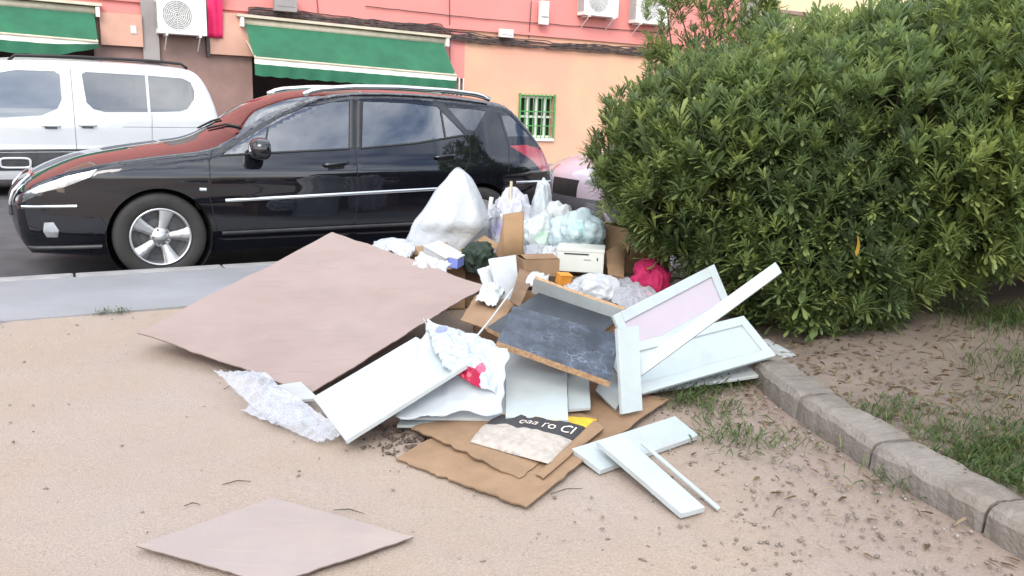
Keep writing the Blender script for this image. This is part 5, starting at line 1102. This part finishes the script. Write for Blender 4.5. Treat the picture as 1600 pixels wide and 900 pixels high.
tuft_field('grass', pts, .05, .006, 'short patchy grass on the planting bed behind the kerb', 1)
pts = []
for (px, py, nn, rd) in ((1090, 610, 240, .07), (1130, 598, 260, .07), (1070, 628, 140, .06), (1150, 690, 200, .09), (1240, 690, 60, .10), (1385, 755, 60, .06), (1120, 640, 120, .08)):
    c = G(px, py, 0)
    for _ in range(nn): pts.append((c.x+g.normal(0, rd), c.y+g.normal(0, rd), 0.0))
tuft_field('weeds', pts, .055, .007, 'sparse green weeds on the dirt by the bed kerb', 2, lean=.9)
pts = []
for _ in range(1500):
    u = g.uniform(-4.5, 1.2); p = S(u, -1.42-abs(g.normal(0, .035)), 0)
    if noise.noise(Vector((u*3, 0, 0)))+.5*noise.noise(Vector((u*9, 2, 0))) > .12: pts.append((p.x, p.y, -.002))
tuft_field('pavement_weeds', pts, .045, .006, 'dry weeds along the edge of the grey pavement', 3, lean=.8)
pts = []
for (px, py, nn, rd) in ((1570, 500, 700, .16), (1590, 560, 200, .12)):
    c = G(px, py, .2)
    for _ in range(nn): q = Vector((c.x+g.normal(0, rd), c.y+g.normal(0, rd))); pts.append((q.x, q.y, bed_z(q, q.x-1.4)))
tuft_field('grass_tuft', pts, .085, .007, 'taller grass tuft on the bed under the right shrub', 4, lean=.5)
# leaf litter under the shrubs
pts = []; g = np.random.default_rng(9)
for _ in range(1500):
    s_ = g.uniform(2.5, 9); wd = .12+abs(g.normal(0, .7)); p, n_ = kerb_at(s_); n_ = (n_*.35+Vector((1, .05))*.65).normalized(); q = p+n_*wd; pts.append((q.x, q.y, bed_z(q, wd-.16)+.004))
for _ in range(160):
    s_ = g.uniform(2.0, 7); wd = -abs(g.normal(0, .22))-.01; p, n_ = kerb_at(s_); q = p+n_*wd; pts.append((q.x, q.y, .003))
n = len(pts); dr = np.stack([g.normal(size=n), g.normal(size=n), np.abs(g.normal(0, .18, n))], 1); dr /= np.linalg.norm(dr, axis=1)[:, None]
V_, F_ = leaves_from(np.array(pts), dr, .04*(.5+g.random(n)), .012*(.6+g.random(n)), .2, .1); o = npmesh('leaf_litter', V_, F_, m_dry, None, np.repeat(g.random(n), 6)); tag(o, 'dry fallen leaves scattered on the bed soil and along the kerb', 'leaves', kind='stuff')
# gravel: loose stones, dense to the right, sparse elsewhere
oct_v = np.array([[1, 0, 0], [-1, 0, 0], [0, 1, 0], [0, -1, 0], [0, 0, 1], [0, 0, -1.0]]); oct_f = np.array([[0, 2, 4], [2, 1, 4], [1, 3, 4], [3, 0, 4], [2, 0, 5], [1, 2, 5], [3, 1, 5], [0, 3, 5]])
def stones(name, n, fn, r0, r1, mats, label, seed):
    g = np.random.default_rng(seed); P = np.array([fn(g) for _ in range(n)]); rr = (r0+(r1-r0)*g.random(n)**3)[:, None, None]; sq_ = np.stack([1+.4*g.random(n), .7+.5*g.random(n), .45+.35*g.random(n)], 1)[:, None, :]
    V_ = oct_v[None]*(1+.25*g.normal(size=(n, 6, 1)))*rr*sq_; a = g.random(n)*6.28; ca, sa = np.cos(a)[:, None], np.sin(a)[:, None]; X = V_[:, :, 0]*ca-V_[:, :, 1]*sa; Y_ = V_[:, :, 0]*sa+V_[:, :, 1]*ca; V_[:, :, 0] = X; V_[:, :, 1] = Y_; V_ += P[:, None, :]
    F_ = (np.arange(n)[:, None, None]*6+oct_f[None]).reshape(-1, 3); o = npmesh(name, V_.reshape(-1, 3), F_, mats, None, np.repeat(g.random(n), 6)); tag(o, label, 'gravel', kind='stuff'); return o
m_stone = leaf_mat('gravel_stone', (.28, .23, .195), (.35, .30, .26), (.55, .50, .46))
def fr(g):
    s_ = g.uniform(1.0, 6.5); wd = -abs(g.normal(0, .55))-.01; p, n_ = kerb_at(s_); q = p+n_*wd; return (q.x, q.y, .0)
def fl(g): x = g.uniform(-3.2, 1.4); y = g.uniform(1.6, 5.0); return (x, y, .0)
stones('gravel', 2600, fr, .002, .010, m_stone, 'loose gravel and grit on the dirt near the kerb', 1)
stones('grit', 800, fl, .0015, .008, m_stone, 'scattered grit and small stones on the dirt', 2)
def fd(g): c = G(640+g.normal(0, 35), 690+g.normal(0, 14), 0); return (c.x, c.y, .002)
stones('crumbs', 260, fd, .003, .014, mat('dark_crumbs', (.12, .09, .07), .9, .3, 30), 'dark crumbs and soil bits by the corner of the white plank', 3)
# dry twigs
for k, (px, py, ln, an) in enumerate(((370, 755, .09, .3), (545, 800, .10, -.2), (885, 768, .12, .4), (360, 605, .07, 1.0), (1215, 800, .08, .9), (300, 790, .05, .2))):
    c = G(px, py, .004); mb = MB(); mb.tube([(-ln/2*math.cos(an), -ln/2*math.sin(an), .0), (0, .008, .006), (ln/2*math.cos(an), ln/2*math.sin(an), .002)], [.0015, .002, .001], 5); o = mb.build('twig', m_bark, None); o.location = c
    tag(o, 'small dry twig on the dirt ' + ('above the flat hardboard sheet', 'at the right end of the flat hardboard sheet', 'below the larger cardboard sheet', 'left of the bubble wrap', 'right of the thin white strip', 'left of the flat hardboard sheet')[k], 'twig')
